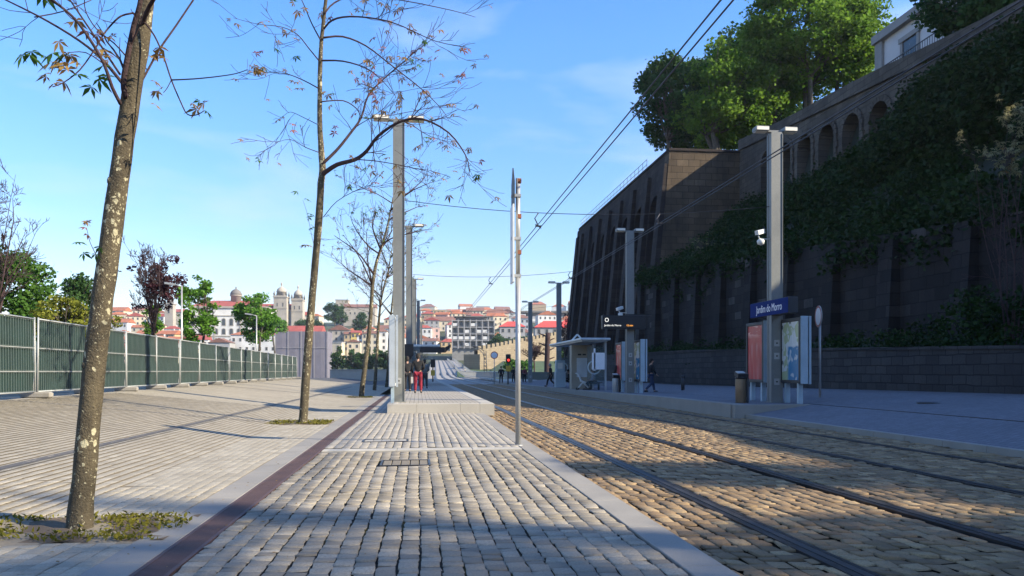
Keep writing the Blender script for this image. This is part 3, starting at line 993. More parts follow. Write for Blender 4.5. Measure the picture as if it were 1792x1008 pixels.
# departure board
bo = empty('departure_board', (rp[1].x - .1, rp[1].y - .3, 0), 'black departure board with orange letters hung on the right lamp pole', 'display')
m = MB(); m.box(-1.35, .78, -.14, .1, 3.33, 3.98, .015); m.box(-.12, .3, .1, .32, 3.5, 3.75); m.build('housing', M['black'], bo)
m = MB(); m.box(-.2, 1.1, -.05, .05, 3.99, 4.05); m.build('arm', M['black'], bo)
text_mesh('lettering', 'Jardim do Morro', .12, M['ledwhite'], bo, (-.85, -.146, 3.5), (math.pi / 2, 0, 0), .001)
text_mesh('lettering', '12 min', .12, M['amber'], bo, (-.02, -.146, 3.5), (math.pi / 2, 0, 0), .001)
m = MB()
n = 20; v = []
for rr in (.095, .07):
    for k in range(n): v.append((-1.14 + rr * math.cos(2 * math.pi * k / n), -.146, 3.76 + rr * math.sin(2 * math.pi * k / n)))
m.add(v, [(k, (k + 1) % n, n + (k + 1) % n, n + k) for k in range(n)])
m.build('ring_logo', M['ledwhite'], bo)

# glass shelters
M['beige'] = dirty('beige_metal_panel', (.30, .27, .21), .1, 1.5, .55)
def ring_on_glass(m, x, y, z, r0, r1, axis='y'):
    n = 28; v = []
    for rr in (r0, r1):
        for k in range(n):
            a = 2 * math.pi * k / n
            v.append((x + rr * math.cos(a), y, z + rr * math.sin(a)) if axis == 'y' else (x, y + rr * math.cos(a), z + rr * math.sin(a)))
    m.add(v, [(k, (k + 1) % n, n + (k + 1) % n, n + k) for k in range(n)])
zs = .19
sh = empty('tram_shelter', (9.45, 45.6, zs), 'glass tram shelter with thin flat roof and etched rings on the right platform', 'shelter')
m = MB(); m.box(-.1, 1.65, -.3, 11, 2.92, 3.06, .03); m.box(0, 1.5, -.1, 10.8, 2.86, 2.92); m.build('roof', M['alu'], sh)
for yy in (.2, 3.6, 7.2, 10.4):
    m = MB(); m.box(1.42, 1.52, yy - .05, yy + .05, 0, 2.86); m.build('post', M['steel'], sh)
for a, b in ((.27, 3.53), (3.67, 7.13), (7.27, 10.33)):
    m = MB(); m.box(1.46, 1.475, a, b, .25, 2.6); m.build('glass_pane', M['glass'], sh)
for yy in (.15, 5.4, 10.5):
    m = MB(); m.box(.35, 1.40, yy - .008, yy + .008, .25, 2.6); g = m.build('glass_pane', M['glass'], sh)
    r = MB(); ring_on_glass(r, .78, yy - .012, 1.35, .42, .34); ring_on_glass(r, .78, yy - .012, 1.30, .17, .11); r.build('etched_ring', M['frost'], g)
m = MB(); m.box(.72, .80, -.07, .06, 1.15, 2.45, .01); m.box(.6, 1.35, -.07, -.03, 1.22, 2.2, .01); m.build('timetable', M['signwhite'], sh)
for a, b in ((.6, 3.2), (4.0, 7.0), (7.5, 10)):
    m = MB(); m.box(1.0, 1.36, a, b, .42, .47, .01); m.box(1.15, 1.25, a + .2, a + .3, 0, .42); m.box(1.15, 1.25, b - .3, b - .2, 0, .42); m.build('bench', M['darkpaint'], sh)
m = MB()
for s_ in (-1, 1):
    m.obox((.75 + s_ * .2, 5.0, 3.06 + .22), Vector((s_ * .55, 0, -.6)).normalized(), (0, 1, 0), Vector((.6 * s_, 0, .55)).normalized(), .3, .06, .045)
m.build('roof_emblem', M['whitepaint'], sh)
# beige service cabinet in the shelter line
cb = empty('ticket_cabinet', (9.55, 49.5, zs), 'tall beige service cabinet with a poster inside the right tram shelter', 'cabinet')
m = MB(); m.box(0, 1.3, -.3, .35, 0, 2.78, .02); m.build('body', M['beige'], cb)
m = MB(); m.box(.33, 1.0, -.315, -.302, .75, 1.95); m.build('notice', M['alu'], cb)
m = MB(); m.box(.4, .62, -.31, -.302, 2.12, 2.22); m.box(.7, .92, -.31, -.302, 2.12, 2.22); m.build('vent', M['black'], cb)
# ticket machine
tm = empty('ticket_machine', (9.5, 55.0, zs), 'pale ticket machine at the far end of the right shelter', 'ticket machine')
m = MB(); m.box(0, .7, -.3, .3, .0, 1.1, .02); m.box(.05, .65, -.25, .3, 1.1, 1.9, .03); m.build('body', M['paleblue'], tm)
m = MB(); m.box(.15, .5, -.262, -.252, 1.3, 1.7); m.build('screen', M['whitepaint'], tm)

# left platform shelter
ls = empty('tram_shelter', (-.55, 56, .29), 'glass tram shelter on the left platform behind the two standing people', 'shelter')
m = MB(); m.box(-.25, 2.05, -.3, 12, 2.72, 2.88, .03); m.build('roof', M['alu'], ls)
for yy in (.1, 4, 8, 11.6):
    m = MB(); m.box(-.05, .05, yy - .05, yy + .05, 0, 2.72); m.build('post', M['steel'], ls)
for a, b in ((.15, 3.95), (4.05, 7.95), (8.05, 11.55)):
    m = MB(); m.box(-.01, .01, a, b, .25, 2.5); m.build('glass_pane', M['glass'], ls)
for yy in (.1, 11.6):
    m = MB(); m.box(.06, 1.25, yy - .008, yy + .008, .25, 2.5); g = m.build('glass_pane', M['glass'], ls)
    r = MB(); ring_on_glass(r, .62, yy - .012, 1.25, .5, .42); ring_on_glass(r, .62, yy - .012, 1.2, .2, .13); r.build('etched_ring', M['frost'], g)
m = MB(); m.box(.4, .8, 1, 6, .42, .47); m.box(.55, .65, 1.3, 1.4, 0, .42); m.box(.55, .65, 5.6, 5.7, 0, .42); m.build('bench', M['darkpaint'], ls)
ld = empty('departure_board', (lp[1].x, lp[1].y - .25, 0), 'square back of a dark screen fixed to the second left lamp pole', 'display')
m = MB(); m.box(-.25, .25, -.12, .06, 2.15, 2.85, .02); m.box(-.12, .12, -.06, .06, 2.0, 2.15); m.build('housing', M['black'], ld)
ld = empty('departure_board', (1.0, 55.6, .29), 'dark departure board under the left shelter roof edge', 'display')
m = MB(); m.box(-.9, .85, -.1, .1, 2.32, 2.70, .02); m.build('housing', M['black'], ld)
m = MB(); m.prism([(.86, 2.3), (1.25, 2.7), (1.25, 2.9), (.86, 2.7)], 'y', -.1, .1); m.build('end_fin', M['black'], ld)

# tram signals
def tram_signal(p, zb, label, lit, H=2.6):
    o = empty('traffic_light', (p.x, p.y, zb), label, 'traffic light')
    m = MB(); m.cyl(0, .0, 0, H + .1, .06, 10); m.build('pole', M['darkpaint'], o)
    m = MB(); m.box(-.22, .22, -.32, -.06, H - .35, H + .45, .05); m.tube([(0, -.33, H + .25), (0, -.42, H + .25)], .13, 12); m.tube([(0, -.33, H - .1), (0, -.42, H - .1)], .13, 12); hd = m.build('signal_head', M['black'], o)
    m = MB(); m.tube([(0, -.425, H - .1 if lit else H + .25), (0, -.43, H - .1 if lit else H + .25)], .105, 14, smooth=False)
    m.build('lamp', M['redlamp'] if lit else M['rail'], hd)
    m = MB(); m.box(-.2, .2, -.26, -.07, H - 1.15, H - .62, .02); m.build('yellow_box', dirty('yellow_call_box', (.55, .34, .03), .1, 3, .5), o)
    return o
tram_signal(P(889, HZ, 74), .1, 'traffic light showing red with a yellow box beside the right track', True, 2.35)
tram_signal(P(757.5, HZ, 78), .29, 'traffic light with a yellow box at the far end of the left platform', False, 1.75)

# the thin pole with sign plates seen edge-on
p = P(906.5, HZ, 13.95)
tp = empty('sign_pole', (p.x, p.y, 0), 'slim steel pole at the kerb carrying two upright plates seen edge-on', 'sign pole')
m = MB(); m.cyl(0, 0, 0, 3.0, .046, 14); m.cyl(0, 0, 3.0, 4.68, .04, 14); m.lathe(0, 0, [(.09, 0), (.09, .012), (.05, .02)], 14); m.build('pole', M['steel'], tp)
m = MB(); m.box(-.115, -.085, -.19, .19, 2.84, 4.2, .01); m.build('sign_plate', M['whitepaint'], tp)
m = MB()
m.prism([(-.18, 4.14), (.18, 4.14), (.18, 4.6), (0, 4.86), (-.18, 4.6)], 'x', -.098, -.078)
m.build('sign_plate', M['darkpaint'], tp)
for z in (2.95, 3.6, 4.35):
    m = MB(); m.box(-.12, .05, -.05, .05, z, z + .05); m.build('clamp', M['steel'], tp)
for z in (4.60, 3.98, 3.35):
    m = MB(); m.box(-.01, .055, -.05, .05, z, z + .07); m.build('clamp', M['rust'], tp)

# ------------------------------------------------------------------ hillside walls on the right
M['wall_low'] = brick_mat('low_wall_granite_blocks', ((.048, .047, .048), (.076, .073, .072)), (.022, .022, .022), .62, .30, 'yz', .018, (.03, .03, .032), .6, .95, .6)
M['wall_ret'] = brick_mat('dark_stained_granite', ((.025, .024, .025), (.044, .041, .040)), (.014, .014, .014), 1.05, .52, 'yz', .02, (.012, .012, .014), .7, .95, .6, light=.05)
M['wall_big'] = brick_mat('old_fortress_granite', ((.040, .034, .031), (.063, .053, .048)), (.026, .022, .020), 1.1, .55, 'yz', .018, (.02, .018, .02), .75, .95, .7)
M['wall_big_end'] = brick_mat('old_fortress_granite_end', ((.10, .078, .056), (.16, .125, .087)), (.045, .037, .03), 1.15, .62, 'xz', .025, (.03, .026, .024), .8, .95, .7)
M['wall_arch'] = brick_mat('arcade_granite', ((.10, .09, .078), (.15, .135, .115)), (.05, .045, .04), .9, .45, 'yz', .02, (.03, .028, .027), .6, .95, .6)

def wall_strip(name, x, th, ys, zbf, ztf, mat, parent=None):
    m = MB()
    for a, b in zip(ys[:-1], ys[1:]):
        v = [(x, a, zbf(a)), (x + th, a, zbf(a)), (x + th, b, zbf(b)), (x, b, zbf(b)), (x, a, ztf(a)), (x + th, a, ztf(a)), (x + th, b, ztf(b)), (x, b, ztf(b))]
        f = [(4, 5, 6, 7), (3, 0, 4, 7), (1, 2, 6, 5)]
        if a == ys[0]: f.append((0, 1, 5, 4))
        if b == ys[-1]: f.append((2, 3, 7, 6))
        m.add(v, f)
    return m.build(name, mat, parent)
low_top = lambda y: float(np.interp(y, [-30, 18, 47, 80], [1.85, 1.87, 2.5, 2.7]))
ysw = list(np.arange(-30, 91, 4.0))
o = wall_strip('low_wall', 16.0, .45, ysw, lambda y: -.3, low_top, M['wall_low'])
tag(o, 'low dark granite block wall along the back of the right pavement', 'wall')
c = wall_strip('coping', 15.95, .55, ysw, lambda y: low_top(y) + .002, lambda y: low_top(y) + .1, M['wall_low'], o)

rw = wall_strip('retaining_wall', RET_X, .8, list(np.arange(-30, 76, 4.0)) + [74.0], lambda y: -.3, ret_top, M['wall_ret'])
tag(rw, 'dark stained retaining wall with pilasters below the overgrown slope', 'wall')
for y in np.arange(-26, 73, 4.9):
    m = MB(); t = ret_top(y)
    m.add([(RET_X - .75, y - .55, -.3), (RET_X - .002, y - .55, -.3), (RET_X - .002, y + .55, -.3), (RET_X - .75, y + .55, -.3),
           (RET_X - .3, y - .5, t - .2), (RET_X - .002, y - .5, t - .2), (RET_X - .002, y + .5, t - .2), (RET_X - .3, y + .5, t - .2)],
          [(4, 5, 6, 7), (0, 1, 5, 4), (2, 3, 7, 6), (3, 0, 4, 7)])
    m.build('pilaster', M['wall_ret'], rw)

def arcade(m, X, bays, zb, ztop, depth):
    """front towards -X; bays: (ya, yb, yc, hw, zspring, ztop of front)"""
    K = 10
    for ya, yb, yc, hw, zs in bays:
        def q(p): m.add([(X(z) + dx, y, z) for dx, y, z in p], [tuple(range(len(p)))])
        for a, b in ((ya, yc - hw), (yc + hw, yb)):
            if b - a > .01:
                zc = [zb + (ztop(a) - zb) * k / 6 for k in range(7)]; zd = [zb + (ztop(b) - zb) * k / 6 for k in range(7)]
                for k in range(6): q([(0, a, zc[k]), (0, b, zd[k]), (0, b, zd[k + 1]), (0, a, zc[k + 1])])
        ar = [(yc - hw * math.cos(math.pi * k / K), zs + hw * math.sin(math.pi * k / K)) for k in range(K + 1)]
        for (y0, z0), (y1, z1) in zip(ar[:-1], ar[1:]):
            q([(0, y0, z0), (0, y1, z1), (0, y1, ztop(y1)), (0, y0, ztop(y0))])
            q([(0, y0, z0), (depth, y0, z0), (depth, y1, z1), (0, y1, z1)])
        for yy in (yc - hw, yc + hw):
            q([(0, yy, zb), (depth, yy, zb), (depth, yy, zs), (0, yy, zs)])
        q([(depth, yc - hw, zb)] + [(depth, y, z) for y, z in ar] + [(depth, yc + hw, zb)])
    return m

# bastion: tall battered wall with blind arches, its end face turned to the camera
BX, BY0, BY1, BT = 24.0, 74.3, 117.5, 22.5
bat = lambda z: BX - max(0, BT - z) * .085
bast = MB()
centers = [BY0 + 3.6 + 5.6 * k for k in range(8)]
bays = []
ya = BY0 + 1.4
for k, c in enumerate(centers):
    yb = c + 2.8 if k < len(centers) - 1 else BY1
    bays.append((ya, yb, c, 1.75, 17.2)); ya = yb
arcade(bast, bat, bays, -2, lambda y: BT, 1.6)
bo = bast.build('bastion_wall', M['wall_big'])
tag(bo, 'towering dark stone bastion with tall blind arches and buttresses at the end of the hill', 'wall')
for k in range(9):
    yb = BY0 + .8 + 5.6 * k
    if yb > BY1 - .4: yb = BY1 - .5
    m = MB(); h = .75
    zt = BT - 1.2
    for z0, z1 in ((-2, 6), (6, 12), (12, zt)):
        x0, x1 = bat(z0), bat(z1)
        p0, p1 = .75 - z0 * .018, .75 - z1 * .018
        m.add([(x0 - p0, yb - h, z0), (x0 + .2, yb - h, z0), (x0 + .2, yb + h, z0), (x0 - p0, yb + h, z0), (x1 - p1, yb - h, z1), (x1 + .2, yb - h, z1), (x1 + .2, yb + h, z1), (x1 - p1, yb + h, z1)],
              [(4, 5, 6, 7), (0, 1, 5, 4), (2, 3, 7, 6), (3, 0, 4, 7)])
    m.build('buttress', M['wall_big'], bo)
m = MB()
# end face (towards the camera), far end and top
zz = [-2, 4, 10, 16, 20, BT]
for a, b in zip(zz[:-1], zz[1:]):
    m.add([(bat(a), BY0, a), (33, BY0, a), (33, BY0, b), (bat(b), BY0, b)], [(0, 1, 2, 3)])
    m.add([(bat(a), BY0 + 1.4, a), (bat(a), BY0, a), (bat(b), BY0, b), (bat(b), BY0 + 1.4, b)], [(0, 1, 2, 3)])
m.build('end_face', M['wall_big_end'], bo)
m = MB()
for a, b in zip(zz[:-1], zz[1:]):
    m.add([(bat(a), BY1, a), (70, BY1 + 20, a), (70, BY1 + 20, b), (bat(b), BY1, b)], [(0, 1, 2, 3)])
m.add([(BX, BY0, BT), (BX, BY1, BT), (70, BY1 + 20, BT), (70, BY0, BT)], [(0, 3, 2, 1)])
m.build('top', M['wall_big'], bo)
m = MB(); m.box(BX - .1, BX + .5, BY0 - .1, BY1 + .1, BT + .003, BT + .28, .03); m.box(BX + .5, 33, BY0 - .1, BY0 + .5, BT + .003, BT + .28, .03)
m.build('coping', M['wall_big'], bo)
m = MB()
for y in np.arange(BY0 + 8, BY1, 1.6): m.cyl(BX + .1, y, BT + .28, BT + 1.3, .03, 5)
for z in (.75, 1.28): m.tube([(BX + .1, BY0 + 8, BT + z), (BX + .1, BY1, BT + z)], .03, 5)
o = m.build('parapet_railing', M['steel']); tag(o, 'thin pale railing along the top edge of the stone bastion', 'railing')

# arcaded terrace wall above the overgrown slope
AX = 31.0
at = lambda y: min(arch_top(dep(AX, y)), off_top(y)) if y < 24 else arch_top(dep(AX, y))
am = MB()
ab = []
ys_a = [P(px, HZ, AX / ((px - 896) / F * 1.0 + SA / CA)).y for px in (1405, 1445, 1488, 1535)]
cs = [p for p in ys_a]
st = (cs[0] - cs[3]) / 3
cen = [cs[3] + st * k for k in range(-9, 6)]
ya = 5.0
ae = []
for c in cen:
    if c - st / 2 < 6 or c + st / 2 > 73: continue
    ae.append(c)
first = ae[0] - st / 2
for c in ae: ab.append((c - st / 2, c + st / 2, c, 1.12, at(c) - 2.35))
arcade(am, lambda z: AX, ab, 13.5, at, 2.8)
ao = am.build('arcade_wall', M['wall_arch'])
tag(ao, 'weathered stone terrace wall with a row of round arches above the slope', 'wall')
for c in ae:
    m = MB(); K = 11; zs_ = at(c) - 2.35
    for k in range(K):
        a0, a1 = math.pi * (k + .06) / K, math.pi * (k + .94) / K
        v = []
        for dx in (-.14, -.003):
            for a in (a0, a1):
                for r in (1.13, 1.55): v.append((AX + dx, c - r * math.cos(a), zs_ + r * math.sin(a)))
        m.add(v, [(0, 1, 3, 2), (0, 4, 5, 1), (2, 3, 7, 6), (1, 5, 7, 3), (0, 2, 6, 4)])
    for k in range(6):
        for s_ in (-1, 1):
            w_ = .46 if k % 2 else .34
            y_a, y_b = c + s_ * 1.13, c + s_ * (1.13 + w_)
            m.box(AX - .14, AX - .003, y_a, y_b, zs_ - .5 * k - .48, zs_ - .5 * k - .01)
    m.build('arch_ring', M['wall_arch'], ao)
pts = [first - .0, ae[-1] + st / 2, BY0]
wall_strip('parapet', AX - .18, .8, list(np.linspace(-30, BY0 - .12, 27)), lambda y: at(y) + .002, lambda y: at(y) + .02 + .88 * max(0, min(1, (y - 14) / 10)) + .1 * math.sin(y * 1.3), M['wall_arch'], ao)
wall_strip('plain_stretch', AX, .6, list(np.linspace(-30, first - .004, 8)), lambda y: 13.5, at, M['wall_arch'], ao)
wall_strip('plain_stretch', AX, .6, [ae[-1] + st / 2 + .004, BY0 - .01], lambda y: 13.5, at, M['wall_arch'], ao)

# white building on the terrace
M['render'] = dirty('white_painted_render', (.50, .51, .53), .08, .5, .85)
M['stonetrim'] = dirty('grey_stone_trim', (.26, .26, .255), .12, 1.5, .85)
wb = empty('white_building', (0, 0, 0), 'large white building with grey stone window frames on the terrace behind the plane trees', 'building')
wx = 40.0
y_end = P(1537, HZ, 0.0).y
D_ = wx / ((1537 - 896) / F * CA + SA)
y_end = P(1537, HZ, D_).y
m = MB(); m.box(wx, wx + 16, y_end - 44, y_end, 19, 30.8); m.build('wall', M['render'], wb)
m = MB(); m.box(wx - .25, wx - .003, y_end - .9, y_end + .15, 19, 29.9); m.box(wx - .5, wx - .003, y_end - 44, y_end + .3, 29.91, 30.6); m.build('stone_trim', M['stonetrim'], wb)
for k in range(7):
    yc = y_end - 4.6 - 5.6 * k
    for z0, z1 in ((24.6, 28.6),):
        m = MB()
        m.box(wx - .14, wx - .003, yc - 1.25, yc - .95, z0, z1); m.box(wx - .14, wx - .003, yc + .95, yc + 1.25, z0, z1)
        m.box(wx - .2, wx - .003, yc - 1.4, yc + 1.4, z1 + .003, z1 + .4); m.box(wx - .2, wx - .003, yc - 1.4, yc + 1.4, z0 - .3, z0 - .003)
        w = m.build('window', M['stonetrim'], wb)
        m = MB(); m.box(wx - .05, wx - .004, yc - .945, yc + .945, z0 + .003, z1 - .003); m.build('pane', M['winglass'], w)
m = MB()
for y in np.arange(y_end - 26, y_end - 2, .28): m.box(37.0, 37.03, y, y + .03, 24.6, 25.7)
m.box(36.98, 37.05, y_end - 26, y_end - 2, 25.7, 25.76); m.box(36.8, 37.2, y_end - 26, y_end - 2, 19, 24.6)
o = m.build('terrace_railing', M['darkpaint']); tag(o, 'iron railing in front of the white building on the terrace', 'railing')

# ------------------------------------------------------------------ construction fence on the left
M['netting'] = dirty('dark_green_netting', (.006, .026, .023), .25, 1.2, .85, 0, .15, 60)
M['fencesteel'] = dirty('pale_galvanised_fence', (.34, .36, .36), .1, 2, .5, .2)
M['meshwire'] = dirty('dull_mesh_wire', (.15, .19, .18), .1, 2, .6, .2)
M['footblock'] = dirty('concrete_foot', (.27, .255, .225), .15, 4, .9)
t_f = (690 - 896) / F
def fpt(D):
    a = -9.2 + t_f * D
    return Vector((D * SA + a * CA, D * CA - a * SA, 0))
step = 3.43
f0, f1 = fpt(20.5), fpt(23.93)
PW = (f1 - f0).length
ang = math.atan2(f1.y - f0.y, f1.x - f0.x)
ZF = .65
nbars = MB()
for k in range(1, 26):
    x = PW * k / 26
    nbars.box(x - .003, x + .003, -.003, .003, .15, 1.97)
for z in (.16, .62, .68, 1.22, 1.28, 1.96): nbars.box(.04, PW - .04, -.0065, -.0025, z - .003, z + .003)
frame = MB()
for x in (.035, PW - .035): frame.cyl(x, 0, .02, 2.04, .021, 10)
for z in (.13, 2.0): frame.tube([(.06, 0, z), (PW - .06, 0, z)], .02, 8)
for z in (.65, 1.25): frame.box(.06, PW - .06, -.009, .009, z - .010, z + .010)
rgf = np.random.default_rng(4)
gx, gz = 27, 15
nv = []
for j in range(gz):
    for i in range(gx):
        x = .05 + (PW - .1) * i / (gx - 1); z = .12 + 1.88 * j / (gz - 1)
        sag = .05 * math.sin(math.pi * i / (gx - 1)) * (j / (gz - 1)) ** 3
        nv.append((x, .035 + .012 * math.sin(i * 1.3 + j * .5) + .012 * math.sin(j * 1.1) + rgf.normal(0, .004), z - sag * .5))
nf = np.array([(j * gx + i, j * gx + i + 1, (j + 1) * gx + i + 1, (j + 1) * gx + i) for j in range(gz - 1) for i in range(gx - 1)])
ORD = ['first', 'second', 'third', 'fourth', 'fifth', 'sixth', 'seventh', 'eighth', 'ninth', 'tenth', 'eleventh', 'twelfth', 'thirteenth', 'fourteenth', 'fifteenth', 'sixteenth', 'seventeenth', 'eighteenth', 'nineteenth', 'twentieth', 'twenty-first', 'twenty-second', 'twenty-third', 'twenty-fourth', 'twenty-fifth']
def ordn(i):
    if i < len(ORD): return ORD[i]
    n = i + 1
    return '%d%s' % (n, 'th' if 10 < n % 100 < 14 else {1: 'st', 2: 'nd', 3: 'rd'}.get(n % 10, 'th'))
fp = None
foot = None
npan = 19
for k in range(npan):
    p = fpt(20.5 + step * (k - 2))
    if fp is None:
        fp = empty('site_fence', (p.x, p.y, ZF), 'x', 'fence', 'netted construction fence sections along the plaza', ang)
        frame.build('frame', M['fencesteel'], fp)
        nbars.build('wire_mesh', M['meshwire'], fp)
        numesh('netting', np.array(nv), nf, M['netting'], fp, smooth=True)
        q = fp
    else:
        q = copy_tree(fp)
        q.location = (p.x, p.y, ZF)
    rr = random.Random(k)
    q.rotation_euler = (rr.uniform(-.012, .012), 0, ang + rr.uniform(-.01, .01) + (.35 if k == npan - 1 else 0))
    side = ('%s section of dark green netted fence counted from the left edge' % ordn(k)) if k < npan - 1 else 'furthest fence section, turned out of line at the end of the netted fence'
    q['label'] = side
    if foot is None:
        m = MB(); m.box(-.11, .11, -.36, .36, 0, .15, .03); foot = m.build('concrete_block', M['footblock']); ft = foot
        tag(ft, 'x', 'concrete block', 'concrete blocks under the netted fence')
    else:
        ft = foot.copy(); COL.objects.link(ft)
    ft.location = (p.x, p.y, ZF - .03); ft.rotation_euler = (0, 0, ang + rr.uniform(-.12, .12))
    ft['label'] = 'pale concrete foot block under the fence, %s from the left edge' % ordn(k)
# low pale wall closing the plaza beyond the fence
a, b = P(578, HZ, 97), P(692, HZ, 97)
m = MB()
m.obox(((a + b) / 2) + Vector((0, 0, -EYE + .85)), (b - a).normalized(), Vector((0, 0, 1)).cross((b - a).normalized()), (0, 0, 1), (b - a).length / 2, .2, .62)
o = m.build('boundary_wall', M['concrete']); tag(o, 'low pale concrete wall at the end of the plaza past the fence', 'wall')
m = MB(); m.obox(((a + b) / 2) + Vector((0, 0, -EYE + 1.51)), (b - a).normalized(), Vector((0, 0, 1)).cross((b - a).normalized()), (0, 0, 1), (b - a).length / 2, .27, .04); m.build('coping', M['granite_pale'], o)
# kerb line where the paved plaza meets the asphalt
m = MB(); m.box(-16, -.96, 71.8, 72.2, -.2, .09); tag(m.build('kerb', M['granite_pale']), kind='structure')

# ------------------------------------------------------------------ vegetation
M['leaf_plane'] = leaf_mat('plane_tree_leaves', (.07, .16, .016), (.20, .33, .04), .5, .25)
M['leaf_dark'] = leaf_mat('dark_tree_leaves', (.028, .075, .022), (.07, .14, .035), .38, .3)
M['leaf_left'] = leaf_mat('mid_green_leaves', (.05, .13, .022), (.12, .24, .04), .42, .4)
M['leaf_olive'] = leaf_mat('olive_bush_leaves', (.15, .18, .025), (.27, .27, .04), .35, .5)
M['leaf_bright'] = leaf_mat('fresh_green_leaves', (.08, .21, .025), (.18, .35, .05), .45, .5)
M['leaf_plum'] = leaf_mat('purple_plum_leaves', (.035, .012, .018), (.09, .03, .035), .3, .5)
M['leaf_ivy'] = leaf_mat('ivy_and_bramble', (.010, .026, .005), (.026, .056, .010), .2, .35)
M['leaf_maple_green'] = leaf_mat('maple_leaf_green', (.05, .12, .02), (.10, .20, .03), .4, 2)
M['leaf_maple_orange'] = leaf_mat('maple_leaf_orange', (.25, .15, .05), (.36, .24, .08), .4, 2)
M['leaf_maple_red'] = leaf_mat('maple_leaf_red', (.28, .09, .05), (.34, .15, .08), .4, 2)
M['leaf_pale'] = leaf_mat('pale_blossom_leaves', (.22, .21, .10), (.36, .34, .18), .3, 1)
M['bark_lichen'] = bark_mat('olive_bark_with_lichen', (.115, .096, .062), (.055, .047, .034), (.42, .39, .26), .55, 11)
M['bark'] = bark_mat('brown_grey_bark', (.11, .095, .075), (.05, .045, .04), (.26, .26, .20), .2, 12)
M['bark_dark'] = bark_mat('dark_twig_bark', (.075, .05, .05), (.04, .028, .03))
M['bark_plane'] = bark_mat('plane_tree_bark', (.16, .14, .11), (.05, .045, .04))

def leaf_quads(C, size, rg, droop=0.0, aspect=.7):
    n = len(C)
    d = rg.normal(0, 1, (n, 3)); d[:, 2] = d[:, 2] * .6 - droop
    d /= np.linalg.norm(d, axis=1, keepdims=True) + 1e-9
    u = rg.normal(0, 1, (n, 3)); u -= d * (u * d).sum(1, keepdims=True); u /= np.linalg.norm(u, axis=1, keepdims=True) + 1e-9
    s = size * rg.uniform(.6, 1.35, (n, 1))
    nrm = np.cross(d, u)
    p0 = C - d * s * .5
    p1 = C + u * s * aspect * .5 + nrm * s * .1
    p2 = C + d * s * .5
    p3 = C - u * s * aspect * .5 + nrm * s * .1
    V = np.stack([p0, p1, p2, p3], axis=1).reshape(-1, 3)
    return V, np.arange(n * 4).reshape(n, 4)

def clump_points(cl, dens, rg, shell=.55):
    """cl: (x,y,z,r,flat); returns leaf centres and tone"""
    P_, T_ = [], []
    for x, y, z, r, fl in cl:
        n = max(6, int(dens * r * r))
        d = rg.normal(0, 1, (n, 3)); d /= np.linalg.norm(d, axis=1, keepdims=True)
        rad = r * (shell + (1 - shell) * rg.random((n, 1))) * (1 + .16 * rg.normal(0, 1, (n, 1)))
        d[:, 2] *= fl
        P_.append(np.array([x, y, z]) + d * rad)
        T_.append(np.clip(rg.normal(.45, .2, n) + rg.normal(0, .16), 0, 1))
    return np.concatenate(P_), np.concatenate(T_)

def crown(name, cl, dens, size, mat, parent, seed, shell=.5):
    rg = np.random.default_rng(seed)
    C, T = clump_points(cl, dens, rg, shell)
    V, Q = leaf_quads(C, size, rg, .15)
    return numesh(name, V, Q, mat, parent, attr=T)

def bend(a, b, n, amp, rr):
    a, b = Vector(a), Vector(b); L = (b - a).length
    o = Vector((rr.uniform(-1, 1), rr.uniform(-1, 1), rr.uniform(-.3, .6))) * amp * L
    return [a.lerp(b, k / n) + o * (4 * (k / n) * (1 - k / n)) * .5 + Vector((rr.uniform(-1, 1), rr.uniform(-1, 1), rr.uniform(-1, 1))) * amp * L * .06 for k in range(n + 1)]

def broad_tree(label, base, top, cz, rx, rz, leafm, dens, size, seed, trunk_r=.28, nclump=34, cat='tree', group=None, bark='bark_plane', stems=1, flat=.75, ry=None, name='broadleaf_tree', cr=(.26, .42)):
    rr = random.Random(seed)
    o = empty(name, base, label, cat, group)
    B = Vector((0, 0, 0)); ry = ry or rx
    cl = []
    for k in range(nclump):
        while True:
            d = Vector((rr.uniform(-1, 1), rr.uniform(-1, 1), rr.uniform(-1, 1)))
            if .25 < d.length < 1: break
        d = d * (d.length ** -.35)
        r = rx * rr.uniform(*cr)
        cl.append((d.x * (rx - r * .6), d.y * (ry - r * .6), cz + d.z * (rz - r * .5 * flat), r, flat))
    m = MB()
    for s_ in range(stems):
        off = Vector((rr.uniform(-1, 1), rr.uniform(-1, 1), 0)) * (trunk_r * 2.2 if stems > 1 else 0)
        fork = Vector((rr.uniform(-.3, .3) * rx, rr.uniform(-.3, .3) * rx, max(cz - rz * .7, cz * .45))) + off
        pts = bend(off + Vector((0, 0, -.4)), fork, 5, .07, rr)
        m.tube(pts, [trunk_r * (1.15 - .08 * k) for k in range(6)], 9)
        for c in rr.sample(cl, min(len(cl), 16 // stems + 4)):
            pts = bend(fork, Vector(c[:3]), 5, .16, rr)
            r0 = trunk_r * rr.uniform(.3, .5)
            m.tube(pts, [r0 * (1 - .16 * k) for k in range(6)], 6)
            for q in range(3):
                e = Vector(c[:3]) + Vector((rr.uniform(-1, 1), rr.uniform(-1, 1), rr.uniform(-.6, 1))) * c[3]
                m.tube(bend(pts[3], e, 3, .15, rr), [r0 * .35, r0 * .28, r0 * .2, r0 * .08], 4)
    m.build('trunk', M[bark], o)
    crown('crown', cl, dens, size, M[leafm], o, seed)
    return o

def px_tree(label, px, ytop, ybot, halfw, D, zb, leafm, dens, size, seed, **kw):
    p = P(px, HZ, D)
    zt = EYE + (HZ - ytop) / F * D; zl = EYE + (HZ - ybot) / F * D
    rx = halfw / F * D
    return broad_tree(label, (p.x, p.y, zb), zt, (zt + zl) / 2 - zb, rx, (zt - zl) / 2, M and leafm, dens, size, seed, **kw)

